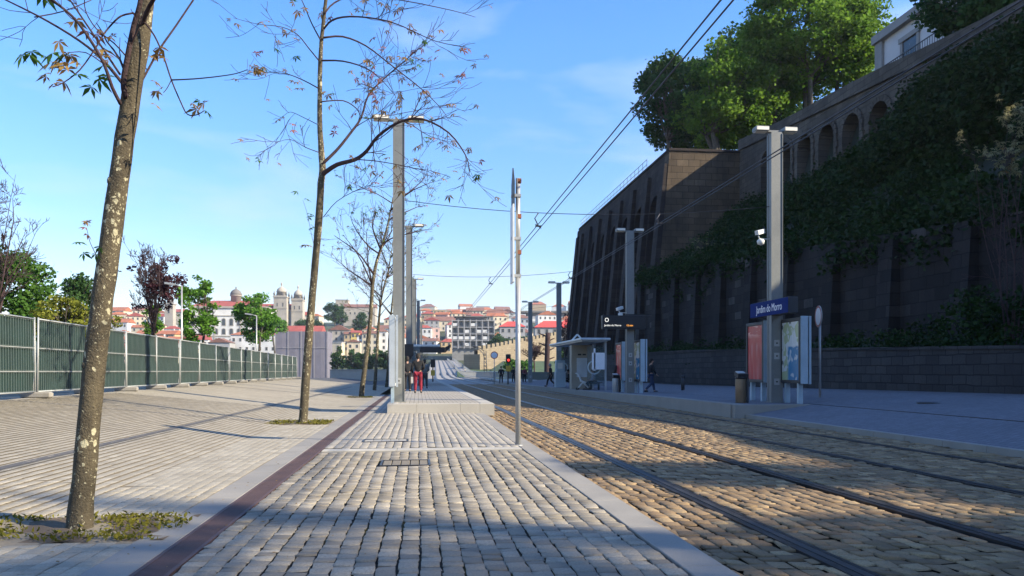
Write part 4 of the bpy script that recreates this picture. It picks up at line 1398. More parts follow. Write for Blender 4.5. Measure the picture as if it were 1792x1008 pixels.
TG = 'plane trees on the terrace'
px_tree('dark green tree leaning over the corner of the stone bastion, leftmost on the terrace', 1190, 92, 278, 82, 90, 22.4, 'leaf_dark', 120, .40, 11, group=TG, stems=2, nclump=64, cr=(.16, .34), name='plane_tree')
px_tree('rounded dark green tree behind the sunlit bastion top, second from the left on the terrace', 1268, 76, 268, 90, 84, 22.4, 'leaf_plane', 95, .40, 12, group=TG, stems=3, nclump=70, cr=(.16, .34), name='plane_tree')
px_tree('bushy tree above the bastion end between the dark trees and the brightest plane tree', 1340, 50, 236, 76, 84, 22.4, 'leaf_plane', 95, .38, 13, group=TG, stems=2, nclump=60, cr=(.16, .34), name='plane_tree')
px_tree('tallest bright yellow-green plane tree above the arcade wall', 1412, -30, 182, 122, 84, 22.4, 'leaf_plane', 85, .40, 14, group=TG, stems=3, nclump=150, cr=(.12, .28), name='plane_tree')
px_tree('bright plane tree with several stems left of the white building', 1490, -40, 150, 74, 83, 22.4, 'leaf_plane', 100, .38, 15, group=TG, stems=3, nclump=80, cr=(.15, .32), name='plane_tree')
px_tree('dark plane tree in front of the white building, with a bent bare trunk', 1700, -40, 44, 100, 50, 19.0, 'leaf_dark', 110, .34, 16, group=TG, stems=2, nclump=60, cr=(.14, .3), name='plane_tree', trunk_r=.22)
px_tree('shaded plane tree at the top right corner of the view', 1775, -30, 40, 85, 46, 18.0, 'leaf_dark', 190, .34, 17, group=TG, stems=1, nclump=36, name='plane_tree')
px_tree('broad dark tree filling the gap behind the bright plane trees on the bastion top', 1325, 35, 262, 105, 100, 22.4, 'leaf_dark', 80, .46, 18, group=TG, stems=3, nclump=90, cr=(.16, .32), name='plane_tree')
px_tree('dark tree rising behind the leftmost tree on the bastion top', 1225, 105, 285, 70, 98, 22.4, 'leaf_dark', 90, .46, 19, group=TG, stems=2, nclump=60, cr=(.16, .34), name='plane_tree')
# unseen trees added on the terrace, crowns shaped to cast shade on the paving
for i, (x, y, h, r, fz) in enumerate([(36, 29, 3.0, 2.6, .8), (35, -4.6, 3.0, 1.5, .8), (34, -8.6, 1.6, 1.8, .9), (36, -10.7, 6.4, .55, 6), (36, -15.6, 5.8, 4.3, .8), (34, -13.5, 2.6, 2.6, .8)]):
    broad_tree('plane tree added beyond the right edge of the view to shade the paving', (x, y, off_top(y) - .5 if y < 24 else 18.5), 0, h, r, r * fz, 'leaf_plane', 110, .36, 30 + i, group=TG, nclump=26, name='plane_tree')

# overgrowth on the slope and the hedge strip behind the low wall
def slope_z(x, y): return float(np.interp(x, [16.5, 20.6, 21.2, 31.2], [1.5, 1.9, ret_top(y) - .3, 16.6]))
rr = random.Random(77)
def under_line(x, y, ztop):
    D = dep(x, y)
    if D < 3: return True
    px = 896 + F * (x * CA - y * SA) / D; py = HZ - (ztop - EYE) * F / D
    return py > np.interp(px, [1150, 1180, 1240, 1300, 1345, 1400, 1480, 1560, 1600, 1700, 1792], [465, 445, 405, 345, 312, 298, 262, 200, 122, 66, -4])
cl = []
for k in range(1500):
    x = rr.uniform(21.0, 30.8); y = rr.uniform(-14, 74)
    r = rr.uniform(.5, 1.15)
    if not under_line(x, y, slope_z(x, y) + r * 1.1): continue
    cl.append((x, y, slope_z(x, y) + r * .3, r, .8))
for k in range(210):
    x = rr.uniform(20.2, 21.6); y = rr.uniform(0, 74)
    r = rr.uniform(.5, 1.2)
    cl.append((x, y, ret_top(y) + rr.uniform(-1.0, .4), r, .9))
for k in range(1000):      # tall scrub on the crest, right of the arches
    y = rr.uniform(24, 51); x = rr.uniform(24.5, 30.8)
    top = 21.5
    z = slope_z(x, y); zc = rr.uniform(z, max(z + .5, top - .9)); r = rr.uniform(.7, 1.4)
    if under_line(x, y, zc + r * .9): cl.append((x, y, zc, r, .9))
for k in range(70):       # brush hanging off the bastion end
    y = rr.uniform(68, 74); x = rr.uniform(23.6, 31)
    cl.append((x, y, rr.uniform(slope_z(x, 70) - 1, slope_z(x, 70) + 1.2), rr.uniform(.6, 1.1), .9))
cl = [c for c in cl if under_line(c[0], c[1], c[2] + c[3] * .7)]
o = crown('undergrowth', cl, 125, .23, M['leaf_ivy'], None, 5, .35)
tag(o, 'dark ivy and bramble covering the slope above the retaining wall', 'undergrowth', kind='stuff')
cl = []
for k in range(520):
    y = rr.uniform(2, 74); x = rr.uniform(16.6, 20.3)
    D = dep(x, y)
    hmax = float(np.interp(D, [10, 20, 27, 33, 50, 70], [4.4, 4.4, 4.0, 3.0, 3.4, 3.4])) + .5 * math.sin(y * .9) - (20.3 - x) * .12
    z = rr.uniform(1.7, max(2.2, hmax - .5))
    cl.append((x, y, z, rr.uniform(.4, .85), .9))
o = crown('undergrowth', cl, 200, .15, M['leaf_ivy'], None, 6, .4)
tag(o, 'dark green bushes growing between the low wall and the pilastered retaining wall', 'undergrowth', kind='stuff')

# ---- twiggy trees
def twig_tree_parts(main, rr, density, length, tips, r_min=.0035, level=2, twist=.5, up=.25):
    """grows fine twigs along given limb polylines; returns MB"""
    m = MB()
    def grow(p, d, L, r, lev):
        n = 5
        pts = [p.copy()]; q = p.copy(); dd = d.copy()
        for k in range(n):
            dd = (dd + Vector((rr.uniform(-1, 1), rr.uniform(-1, 1), rr.uniform(-1, 1) + up)) * .22).normalized()
            q = q + dd * (L / n); pts.append(q.copy())
        m.tube(pts, [max(r_min, r * (1 - .7 * k / n)) for k in range(n + 1)], 4 if r < .015 else 6, cap=False)
        if lev > 0:
            for k in range(rr.randint(2, 4)):
                j = rr.randint(1, n - 1)
                t = (pts[j + 1] - pts[j]).normalized()
                s_ = Vector((rr.uniform(-1, 1), rr.uniform(-1, 1), rr.uniform(-.6, 1))).normalized()
                grow(pts[j], (t + s_ * rr.uniform(.5, .9)).normalized(), L * rr.uniform(.4, .65), r * .5, lev - 1)
        tips.append((pts[-1], dd))
        if rr.random() < .5: tips.append((pts[3], dd))
    for pts, rad, n in main:
        m.tube(pts, rad, 9 if rad[0] > .03 else 6)
        tot = len(pts) - 1
        for k in range(n):
            t = rr.uniform(.18, 1.0) ** .8 * tot
            j = min(int(t), tot - 1); f = t - j
            p = Vector(pts[j]).lerp(Vector(pts[j + 1]), f)
            d = (Vector(pts[j + 1]) - Vector(pts[j])).normalized()
            s_ = Vector((rr.uniform(-1, 1), rr.uniform(-1, 1), rr.uniform(-.7, 1))).normalized()
            r0 = rad[j] * (1 - f) + rad[j + 1] * f
            grow(p, (d * .8 + s_ * rr.uniform(.6, 1.1)).normalized(), length * rr.uniform(.5, 1.2), max(r_min, min(r0 * .45, .012)), level)
        tips.append((Vector(pts[-1]), Vector((0, 0, 1))))
    return m

def maple_leaf(V, Fc, T, p, size, rg, droop=.6):
    """five-lobed drooping leaf as a fan of quads"""
    a0 = rg.uniform(0, 6.28)
    nrm = np.array([rg.normal(0, .5), rg.normal(0, .5), 1.0]); nrm /= np.linalg.norm(nrm)
    u = np.array([math.cos(a0), math.sin(a0), 0.0]); u -= nrm * u.dot(nrm); u /= np.linalg.norm(u)
    w = np.cross(nrm, u)
    tone = rg.random()
    for k, (an, L) in enumerate(((-1.9, .62), (-.95, .9), (0, 1.1), (.95, .9), (1.9, .62))):
        d = u * math.cos(an) + w * math.sin(an); s = -u * math.sin(an) + w * math.cos(an)
        b = len(V)
        L *= size
        V.append(p); V.append(p + d * L * .5 + s * L * .17 + nrm * L * .04 - np.array([0, 0, droop * L * .25])); V.append(p + d * L - np.array([0, 0, droop * L * .75])); V.append(p + d * L * .5 - s * L * .17 + nrm * L * .04 - np.array([0, 0, droop * L * .25]))
        Fc.append((b, b + 1, b + 2, b + 3)); T.append(tone)

def leaf_set(parent, spots, size, rg, mats=('leaf_maple_green', 'leaf_maple_orange', 'leaf_maple_red'), probs=(.35, .5, .15), per=(2, 4)):
    sets = {k: ([], [], []) for k in mats}
    for p in spots:
        if len(p) == 4: mk, sc = p[3], 1.0
        elif len(p) == 5: mk, sc = p[3], p[4]
        else: mk, sc = mats[rg.choice(len(mats), p=probs)], 1.0
        for _ in range(rg.integers(per[0], per[1] + 1)):
            V, Fc, T = sets[mk]
            q = np.array(p[:3]) + rg.normal(0, size * sc * .45, 3)
            maple_leaf(V, Fc, T, q, size * sc * rg.uniform(.7, 1.15), rg)
    for k, (V, Fc, T) in sets.items():
        if V: numesh('leaves', np.array(V), np.array(Fc), M[k], parent, attr=T)

def pxline(pts, D0, D1, r0, r1, n=3, org=None):
    """pixel polyline -> smoothed world polyline drifting in depth from D0 to D1"""
    pts = [Vector((a, b, 0)) for a, b in pts]
    out = []
    N = len(pts)
    for i in range(N - 1):
        p0 = pts[max(i - 1, 0)]; p1 = pts[i]; p2 = pts[i + 1]; p3 = pts[min(i + 2, N - 1)]
        for k in range(n):
            t = k / n
            q = .5 * ((2 * p1) + (p2 - p0) * t + (2 * p0 - 5 * p1 + 4 * p2 - p3) * t * t + (3 * p1 - p0 - 3 * p2 + p3) * t ** 3)
            out.append(q)
    out.append(pts[-1])
    M_ = len(out)
    W, Rr = [], []
    for k, q in enumerate(out):
        f = k / (M_ - 1)
        D = D0 + (D1 - D0) * f
        W.append(P(q.x, q.y, D) - (org or Vector((0, 0, 0)))); Rr.append(r0 + (r1 - r0) * f)
    return W, Rr

# tree 1: leaning lichen-spotted trunk at the left
b = P(140, 925, 6.65)
t1 = empty('young_maple', (b.x, b.y, 0), 'young maple with thick leaning lichen-spotted trunk, nearest at the left', 'tree', 'young maples along the drain')
OB = Vector((b.x, b.y, 0))
W, _ = pxline([(139, 940), (141, 900), (150, 800), (165, 640), (180, 520), (196, 400), (213, 280), (229, 170), (243, 90), (255, 20), (272, -110), (288, -280), (300, -480), (306, -700)], 6.65, 6.95, 1, 1, 3, OB)
n_ = len(W)
rt = [float(np.interp(k / (n_ - 1), [0, .04, .12, .3, .5, .62, .7, 1], [.132, .104, .094, .087, .077, .074, .055, .02])) for k in range(n_)]
rb = random.Random(3)
mt = MB(); mt.tube([w + Vector((rb.uniform(-1, 1), rb.uniform(-1, 1), 0)) * .004 for w in W], [r * rb.uniform(.97, 1.03) for r in rt], 18)
for k in (9, 17, 24):        # knuckles and old branch scars
    mt.ell(W[k] + Vector((-rt[k] * .55, -rt[k] * .5, 0)), .035, .03, .045)
mt.build('trunk', M['bark_lichen'], t1)
limbs = [
    ([(221, 172), (216, 145), (224, 95), (234, 45), (244, 10), (252, -40)], 6.75, 6.5, .026, .018, 2),
    ([(211, 182), (196, 152), (182, 112), (158, 70), (126, 28), (80, -8), (40, -40)], 6.7, 6.2, .017, .008, 5),
    ([(216, 148), (180, 105), (140, 72), (85, 38), (35, 12), (-15, -12)], 6.75, 7.3, .015, .006, 4),
    ([(238, 158), (252, 135), (278, 88), (308, 45), (345, -10), (380, -60)], 6.8, 7.2, .011, .007, 1),
    ([(232, 22), (250, 36), (270, 62), (286, 98), (300, 140), (316, 178), (328, 200), (344, 201), (357, 194)], 6.8, 6.5, .008, .004, 0),
    ([(300, 140), (340, 138), (380, 134), (412, 129), (433, 122)], 6.62, 6.4, .006, .003, 0),
    ([(232, 23), (212, 28), (196, 42), (180, 62), (166, 86), (140, 122), (112, 144), (92, 152)], 6.75, 6.4, .008, .004, 0),
    ([(210, 130), (190, 100), (160, 55), (128, 8), (110, -20)], 6.72, 7.0, .010, .006, 3),
    ([(222, 100), (200, 76), (170, 52), (150, 20), (148, -8)], 6.75, 6.5, .007, .004, 2),
    ([(182, 112), (150, 92), (120, 92)], 6.6, 6.4, .005, .003, 0),
    ([(300, 140), (292, 155), (286, 162)], 6.62, 6.6, .004, .003, 0),
    ([(172, 455), (165, 440), (157, 422), (152, 400)], 6.7, 6.6, .004, .002, 0),
    ([(60, 30), (110, 20), (160, 0)], 7.1, 7.4, .006, .004, 1),
    ([(250, 40), (262, 10), (300, -50), (330, -120)], 6.8, 6.3, .02, .01, 4),
    ([(262, -40), (220, -90), (180, -150), (150, -220)], 6.8, 7.3, .02, .008, 6),
]
tips = []
m = twig_tree_parts([(*pxline(p, d0, d1, r0, r1, 3, OB), n) for i, (p, d0, d1, r0, r1, n) in enumerate(limbs) if i != 11], random.Random(8), 1, .5, tips, .0025, 1)
m.build('branches', M['bark_dark'], t1)
p, d0, d1, r0, r1, n = limbs[11]
m = MB(); m.tube(*pxline(p, d0, d1, r0, r1, 3, OB), 6); m.build('sprout', M['bark_dark'], t1)
sp = []
for px, py, mk, sc in [(70, 88, 'leaf_maple_green', 1.25), (84, 100, 'leaf_maple_green', 1.2), (62, 100, 'leaf_maple_green', 1.1), (104, 92, 'leaf_maple_orange', 1.1), (122, 100, 'leaf_maple_orange', 1), (94, 132, 'leaf_maple_orange', 1.15), (86, 150, 'leaf_maple_orange', .9), (146, 124, 'leaf_maple_green', 1.0), (164, 128, 'leaf_maple_green', 1.1), (176, 100, 'leaf_maple_orange', 1.1), (190, 104, 'leaf_maple_orange', .8), (142, 40, 'leaf_maple_orange', .9), (146, 60, 'leaf_maple_red', 1), (184, 62, 'leaf_maple_orange', .7), (264, 90, 'leaf_maple_orange', .8), (276, 92, 'leaf_maple_orange', .8), (266, 163, 'leaf_maple_orange', .7), (278, 163, 'leaf_maple_orange', .7), (346, 190, 'leaf_maple_orange', .9), (360, 190, 'leaf_maple_green', .8), (434, 119, 'leaf_maple_orange', .8), (448, 120, 'leaf_maple_orange', .8), (150, 404, 'leaf_maple_red', .7), (152, 430, 'leaf_maple_green', .8), (168, 442, 'leaf_maple_green', .6), (80, 2, 'leaf_maple_green', .9), (150, 383, 'leaf_maple_orange', .4)]:
    w = P(px, py, 6.5 + .25 * rb.random()) - OB
    sp.append((w.x, w.y, w.z, mk, sc))
leaf_set(t1, sp, .105, np.random.default_rng(3), per=(2, 3))

# tree 2: slim trunk, arching bare branches
b = G(530, 741, 0)
t2 = empty('young_maple', (b.x, b.y, 0), 'tall slim maple with arching bare branches reaching over the nearest lamp pole', 'tree', 'young maples along the drain')
OB = Vector((b.x, b.y, 0)); D2 = dep(b.x, b.y)
W, Rr = pxline([(529, 748), (531, 730), (537, 640), (543, 560), (549, 490), (557, 400), (562, 320), (564, 290), (560, 230), (560, 160), (561, 90), (567, 30), (573, -30), (577, -90), (580, -170)], D2, D2 + .1, 1, 1, 3, OB)
n_ = len(W)
rt = [float(np.interp(k / (n_ - 1), [0, .06, .25, .5, .56, .8, 1], [.15, .115, .095, .085, .068, .045, .015])) for k in range(n_)]
mt = MB(); mt.tube([w + Vector((rb.uniform(-1, 1), rb.uniform(-1, 1), 0)) * .006 for w in W], [r * rb.uniform(.95, 1.05) for r in rt], 14)
mt.build('trunk', M['bark_lichen'], t2)
limbs = [
    ([(566, 304), (590, 288), (622, 279), (642, 264), (662, 238), (698, 214), (738, 208), (785, 232), (815, 272), (822, 300)], D2, D2 - 1.6, .06, .008, 30),
    ([(563, 288), (590, 262), (614, 232), (632, 206), (645, 166), (674, 136), (704, 110), (735, 84)], D2, D2 + 1.0, .042, .008, 24),
    ([(562, 178), (600, 176), (624, 190), (634, 206), (660, 206), (720, 195), (780, 185), (815, 196)], D2, D2 + 1.8, .016, .005, 14),
    ([(563, 106), (600, 107), (640, 119), (668, 140), (692, 168)], D2, D2 - 1.2, .026, .005, 12),
    ([(566, 66), (600, 64), (640, 80), (682, 112), (738, 156), (772, 190), (785, 210)], D2, D2 + .9, .026, .005, 14),
    ([(567, 50), (582, 35), (612, 29), (660, 33), (702, 45), (762, 72), (815, 82)], D2, D2 - 1.5, .028, .005, 16),
    ([(558, 106), (540, 84), (520, 60), (492, 47), (450, 42), (408, 31)], D2, D2 - 1.2, .018, .004, 10),
    ([(558, 155), (530, 140), (500, 129), (462, 126), (430, 122)], D2, D2 + 1.2, .016, .004, 8),
    ([(562, 268), (535, 258), (508, 244), (482, 250)], D2, D2 - .8, .012, .004, 8),
    ([(568, 24), (585, 5), (625, -8), (700, 0), (790, 18), (832, 30)], D2, D2 + 1.0, .024, .005, 14),
    ([(560, 220), (530, 205), (508, 196), (494, 205)], D2, D2 + .8, .010, .004, 6),
    ([(566, 380), (590, 352), (630, 330), (655, 322)], D2, D2 - 1.2, .012, .004, 9),
    ([(561, 70), (545, 40), (528, 0), (505, -40)], D2, D2 + .6, .02, .006, 10),
    ([(575, -50), (600, -90), (650, -120)], D2, D2 + .6, .02, .006, 8),
    ([(622, 279), (660, 282), (705, 290), (750, 300)], D2 - .5, D2 - 1.8, .015, .005, 12),
    ([(552, 440), (545, 410), (538, 375), (530, 350)], D2, D2 - .3, .006, .003, 1),
]
tips = []
m = twig_tree_parts([(*pxline(p, d0, d1, r0, r1, 3, OB), n) for p, d0, d1, r0, r1, n in [(*q[:5], int(q[5] * .78)) for q in limbs]], random.Random(21), 1, 1.05, tips, .0048, 1, up=.1)
m.build('branches', M['bark_dark'], t2)
rg = np.random.default_rng(9)
sp = []
for p, d in tips:
    if rg.random() < .2: sp.append(tuple(p))
leaf_set(t2, sp, .145, rg, probs=(.14, .68, .18), per=(1, 2))
sp = []
for px, py, mk in [(528, 345, 'leaf_maple_green'), (532, 366, 'leaf_maple_green'), (545, 388, 'leaf_maple_green'), (540, 436, 'leaf_maple_orange'), (670, 303, 'leaf_maple_orange'), (582, 232, 'leaf_maple_red'), (518, 101, 'leaf_maple_green'), (512, 148, 'leaf_maple_orange'), (524, 156, 'leaf_maple_orange'), (440, 120, 'leaf_maple_orange'), (410, 32, 'leaf_maple_orange'), (460, 40, 'leaf_maple_orange'), (525, 16, 'leaf_maple_orange'), (458, 90, 'leaf_maple_red'), (572, 160, 'leaf_maple_orange'), (622, 125, 'leaf_maple_orange'), (717, 50, 'leaf_maple_orange'), (760, 100, 'leaf_maple_red'), (624, 178, 'leaf_maple_orange')]:
    w = P(px, py, D2 - .3) - OB
    sp.append((w.x, w.y, w.z, mk, 1.3))
leaf_set(t2, sp, .12, rg, per=(2, 3))

# trees 3-5 further along the drain
def slim_tree(label, foot, D, line, tr, seed, nlimb, L, leaves):
    rr = random.Random(seed)
    b = P(foot[0], HZ, D)
    o = empty('young_maple', (b.x, b.y, 0), label, 'tree', 'young maples along the drain')
    OB = Vector((b.x, b.y, 0))
    W, _ = pxline(line, D, D, 1, 1, 3, OB)
    n_ = len(W)
    mt = MB(); mt.tube([w + Vector((rr.uniform(-1, 1), rr.uniform(-1, 1), 0)) * .012 for w in W], [tr * (1 - .82 * k / (n_ - 1)) for k in range(n_)], 10)
    mt.build('trunk', M['bark_lichen'], o)
    mains = []
    for k in range(nlimb):
        j = int(n_ * rr.uniform(.42, .95)); p = W[min(j, n_ - 1)]
        a = rr.uniform(0, 6.28)
        e = p + Vector((math.cos(a), math.sin(a), rr.uniform(.3, 1.2))) * L * rr.uniform(.5, 1)
        pts = bend(p, e, 5, .2, rr)
        r0 = tr * rr.uniform(.2, .4)
        mains.append((pts, [r0 * (1 - .15 * q) for q in range(6)], 6))
    tips = []
    m = twig_tree_parts(mains, rr, 1, L * .42, tips, .007, 1)
    m.build('branches', M['bark_dark'], o)
    rg = np.random.default_rng(seed)
    leaf_set(o, [tuple(p) for p, d in tips if rg.random() < leaves], .13, rg, probs=(.5, .42, .08), per=(1, 2))
    return o
slim_tree('third maple of the row, slender and mostly bare, left of the nearest lamp pole', (633, 0), 40.5, [(632, 700), (636, 660), (646, 580), (652, 500), (660, 455), (670, 425), (680, 385), (688, 345)], .14, 51, 13, 2.8, .3)
slim_tree('fourth slender maple of the row with fresh green leaves', (655, 0), 55, [(655, 686), (658, 640), (662, 575), (668, 520), (680, 470), (688, 420)], .13, 52, 16, 2.8, .4)
slim_tree('fifth slender maple of the row close behind the lamp pole', (676, 0), 66, [(676, 680), (679, 640), (682, 575), (690, 500), (698, 440), (704, 400)], .13, 53, 16, 3.0, .5)
# weeds and soil in the tree pits
M['weed'] = leaf_mat('mossy_weeds', (.10, .10, .012), (.22, .20, .03), .3, 4)
for i, (cx, cy, hx, hy) in enumerate(tree_pits):
    sheet('ground', list(np.linspace(cx - hx, cx + hx, 9)), list(np.linspace(cy - hy, cy + hy, 7)), lambda x, y: -.004 + .015 * math.sin(x * 9 + y * 5), M['soil'])
    rg = np.random.default_rng(60 + i)
    n = int(3400 * hx * hy)
    xy = np.stack([rg.uniform(cx - hx, cx + hx, n), rg.uniform(cy - hy, cy + hy, n)], 1)
    k = (np.sin(xy[:, 0] * 5.1 + 1) + np.sin(xy[:, 1] * 7.3 + xy[:, 0] * 3) + rg.normal(0, .6, n)) > (.0 if i == 0 else -.3)
    xy = xy[k]
    C = np.stack([xy[:, 0], xy[:, 1], .012 + np.abs(rg.normal(0, .018, len(xy)))], 1)
    V, Q = leaf_quads(C, .05, rg, -.6, .45)
    o = numesh('grass', V, Q, M['weed'], attr=rg.random(len(Q)))
    tag(o, 'yellow green weeds in the soil around the %s maple trunk' % ('nearest', 'second', 'third')[i], 'grass', kind='stuff')

# dry leaves and grit blown along the paving
rg = np.random.default_rng(44)
n = 420
x = np.concatenate([rg.uniform(-7.5, 1.7, n // 2), rg.normal(-2.0, .5, n // 2)]); y = rg.uniform(4.5, 24, n)
zz_ = np.array([plaza_z(a) if a < -2.2 else 0.0 for a in x]) + .012
V, Q = leaf_quads(np.stack([x, y, zz_], 1), .032, rg, 0, .6)
V[:, 2] = np.repeat(zz_, 4) + (V[:, 2] - np.repeat(zz_, 4)) * .25
o = numesh('fallen_leaves', V, Q, M['leaf_maple_orange'], attr=rg.random(len(Q)))
tag(o, 'dry leaf scraps scattered over the cobbled paving', 'leaves', kind='stuff')

# trees beyond the fence
def far_px_tree(label, px, yt, yb, hw, D, leafm, dens, size, seed, **kw):
    return px_tree(label, px, yt, yb, hw, D, -.3, leafm, dens, size, seed, group='trees behind the netted fence', **kw)
far_px_tree('dense dark green tree behind the fence at the left edge', 8, 428, 610, 90, 36, 'leaf_left', 380, .20, 71, trunk_r=.2, bark='bark', nclump=60, cr=(.18, .34))
far_px_tree('round dark green tree partly hidden by the leaning trunk, behind the olive bush', 140, 478, 600, 42, 50, 'leaf_dark', 420, .2, 72, trunk_r=.16, bark='bark', nclump=36)
far_px_tree('olive yellow bushy tree just above the fence left of the leaning trunk', 112, 514, 610, 52, 32, 'leaf_olive', 620, .14, 73, trunk_r=.12, bark='bark', nclump=60, cr=(.16, .32))
far_px_tree('young bright green tree below the purple plum', 266, 532, 592, 20, 62, 'leaf_bright', 420, .22, 74, trunk_r=.1, bark='bark', nclump=22)
far_px_tree('upright fresh green tree right of the purple plum', 345, 482, 605, 36, 58, 'leaf_bright', 330, .24, 75, trunk_r=.12, bark='bark', nclump=52, cr=(.2, .36))
far_px_tree('light green tree in front of the white palace', 446, 512, 600, 40, 120, 'leaf_bright', 130, .42, 76, trunk_r=.2, bark='bark', nclump=44, cr=(.2, .36))
px_tree('yellow green shrub showing between the leaning trunk and the city', 192, 545, 610, 22, 52, -.3, 'leaf_olive', 500, .18, 77, trunk_r=.08, bark='bark', nclump=18, cat='shrub', name='shrub')

def bare_tree(label, px, foot_y, D, top, spread, seed, rmin, leafm=None, leafcl=None, nl=16, name='bare_tree', zb=-.3, r=.12):
    rr = random.Random(seed)
    b = P(px, HZ, D); o = empty(name, (b.x, b.y, zb), label, 'tree')
    H = EYE + (HZ - top) / F * D - zb; W = spread / F * D
    fork = Vector((0, 0, H * .45))
    mains = [(bend((0, 0, 0), fork, 4, .05, rr), [r, r * .9, r * .8, r * .75, r * .7], 0)]
    for k in range(nl):
        a = rr.uniform(0, 6.28); e = Vector((math.cos(a) * W * rr.uniform(.2, 1), math.sin(a) * W * rr.uniform(.2, 1), H * rr.uniform(.62, 1.0)))
        st = Vector((0, 0, H * rr.uniform(.36, .5)))
        pts = bend(st, e, 5, .15, rr); r0 = r * rr.uniform(.22, .45)
        mains.append((pts, [r0 * (1 - .15 * q) for q in range(6)], 8))
    tips = []
    m = twig_tree_parts(mains, rr, 1, W * .45, tips, rmin, 2)
    m.build('trunk', M['bark_dark'], o)
    if leafcl: crown('crown', leafcl, 300, .2, M[leafm], o, seed)
    return o
bare_tree('bare purple-twigged tree rising behind the green tree at the left edge', -8, 0, 34, 300, 78, 81, .008)
D = 58
cl = []
rr = random.Random(19)
for k in range(30):
    w = P(rr.gauss(292, 20), rr.gauss(498, 18), D + rr.uniform(-1.5, 1.5)); b = P(268, HZ, D)
    cl.append((w.x - b.x, w.y - b.y, w.z + .3, rr.uniform(.3, .62), .7))
for k in range(16):
    w = P(rr.gauss(262, 26), rr.gauss(478, 22), D + rr.uniform(-1.5, 1.5)); b = P(268, HZ, D)
    cl.append((w.x - b.x, w.y - b.y, w.z + .3, rr.uniform(.12, .3), .7))
bare_tree('purple leaved plum tree with bare upper twigs behind the fence', 268, 0, D, 415, 56, 82, .012, 'leaf_plum', cl, 20, 'plum_tree', r=.13)
# pale twiggy shrub at the right edge, in front of the dark slope
b = P(1772, HZ, 24.5)
o = empty('flowering_shrub', (b.x, b.y, 1.8), 'pale flowering twiggy shrub against the dark slope at the right edge', 'shrub')
rr = random.Random(14); tips = []
mains = []
for k in range(8):
    e = P(rr.uniform(1690, 1830), rr.uniform(140, 320), 24.5 + rr.uniform(-1.2, 1.2)) - Vector((b.x, b.y, 1.8))
    pts = bend((rr.uniform(-.2, .2), rr.uniform(-.2, .2), 0), e, 6, .12, rr)
    mains.append((pts, [.028 * (1 - .13 * q) for q in range(7)], 9))
m = twig_tree_parts(mains, rr, 1, 1.0, tips, .005, 1); m.build('branches', M['bark_dark'], o)
rg = np.random.default_rng(5)
leaf_set(o, [tuple(p) for p, d in tips if p.z > 5.6 and rg.random() < .75], .13, rg, mats=('leaf_pale', 'leaf_maple_orange'), probs=(.96, .04), per=(2, 4))
# small bare shrubs clinging to the walls
for i, (px, py, D, x_) in enumerate([(1372, 400, 62, 0), (1238, 470, 62, 0), (1210, 545, 70, 0)]):
    w = P(px, py, D); o = empty('wall_shrub', (w.x, w.y, w.z), ['thin bare shrub growing on the slope right of the station sign pole', 'leggy bare shrub at the foot of the bastion end', 'small bare shrub low on the dark wall left of the sign'][i], 'shrub')
    tips = []; rr = random.Random(90 + i)
    mains = [(bend((0, 0, 0), (rr.uniform(-1.4, .6), rr.uniform(-.8, .8), rr.uniform(1, 2.6)), 5, .2, rr), [.04, .035, .03, .025, .02, .012], 7) for _ in range(6)]
    m = twig_tree_parts(mains, rr, 1, .9, tips, .012, 1); m.build('branches', M['bark'], o)
    leaf_set(o, [tuple(p) for p, d in tips if rr.random() < .3], .16, np.random.default_rng(i), mats=('leaf_pale', 'leaf_maple_green'), probs=(.5, .5), per=(1, 2))

# ------------------------------------------------------------------ the city across the river
WC = {'white': (.60, .60, .58), 'cream': (.56, .49, .36), 'grey': (.32, .32, .32), 'yellow': (.60, .44, .14), 'pink': (.50, .34, .30), 'ochre': (.44, .33, .19)}
RC = {'orange': (.34, .12, .06), 'red': (.30, .07, .055), 'brown': (.20, .10, .075)}
for k, c in WC.items(): M['w_' + k] = dirty(k + '_city_wall', c, .14, .25, .85)
for k, c in RC.items(): M['r_' + k] = dirty(k + '_tile_roof', c, .25, .3, .9)
M['w_stone'] = dirty('warm_city_stone', (.36, .33, .28), .18, .2, .9)
M['w_dark'] = dirty('dark_stone_trim', (.16, .15, .14), .15, .3, .9)
wm = MB(); wm.mi = 0
wm.box(-.62, .62, -.10, -.003, -.12, 0); wm.box(-.62, .62, -.10, -.003, 1.8, 1.92); wm.box(-.62, -.5, -.1, -.003, .003, 1.797); wm.box(.5, .62, -.1, -.003, .003, 1.797)
wm.mi = 1; wm.box(-.497, .497, -.04, -.004, .004, 1.796)
_wo = wm.build('window', [M['w_stone'], M['winglass']])
WMESH = _wo.data; bpy.data.objects.remove(_wo)
def add_window(parent, x, y, z, sx=1, sz=1, rz=0, mesh=None):
    o = bpy.data.objects.new('window', mesh or WMESH); COL.objects.link(o); o.parent = parent
    o.location = (x, y, z); o.scale = (sx, 1, sz); o.rotation_euler = (0, 0, rz)
    return o

def roof_mesh(w, d, h, rh, kind, ov=.5):
    m = MB()
    a, b = w / 2 + ov, d / 2 + ov
    if kind == 'hip':
        k = min(a, b) * .85
        ra = max(a - k, .05); rb_ = 0.05 if a > b else max(b - k, .05)
        v = [(-a, -b, h), (a, -b, h), (a, b, h), (-a, b, h), (-ra, -rb_, h + rh), (ra, -rb_, h + rh), (ra, rb_, h + rh), (-ra, rb_, h + rh)]
        m.add(v, [(0, 1, 5, 4), (1, 2, 6, 5), (2, 3, 7, 6), (3, 0, 4, 7), (4, 5, 6, 7), (3, 2, 1, 0)])
    elif kind == 'gable_x':
        m.prism([(-b, h), (b, h), (0, h + rh)], 'x', -a, a)
    else:
        m.prism([(-a, h), (a, h), (0, h + rh)], 'y', -b, b)
    return m

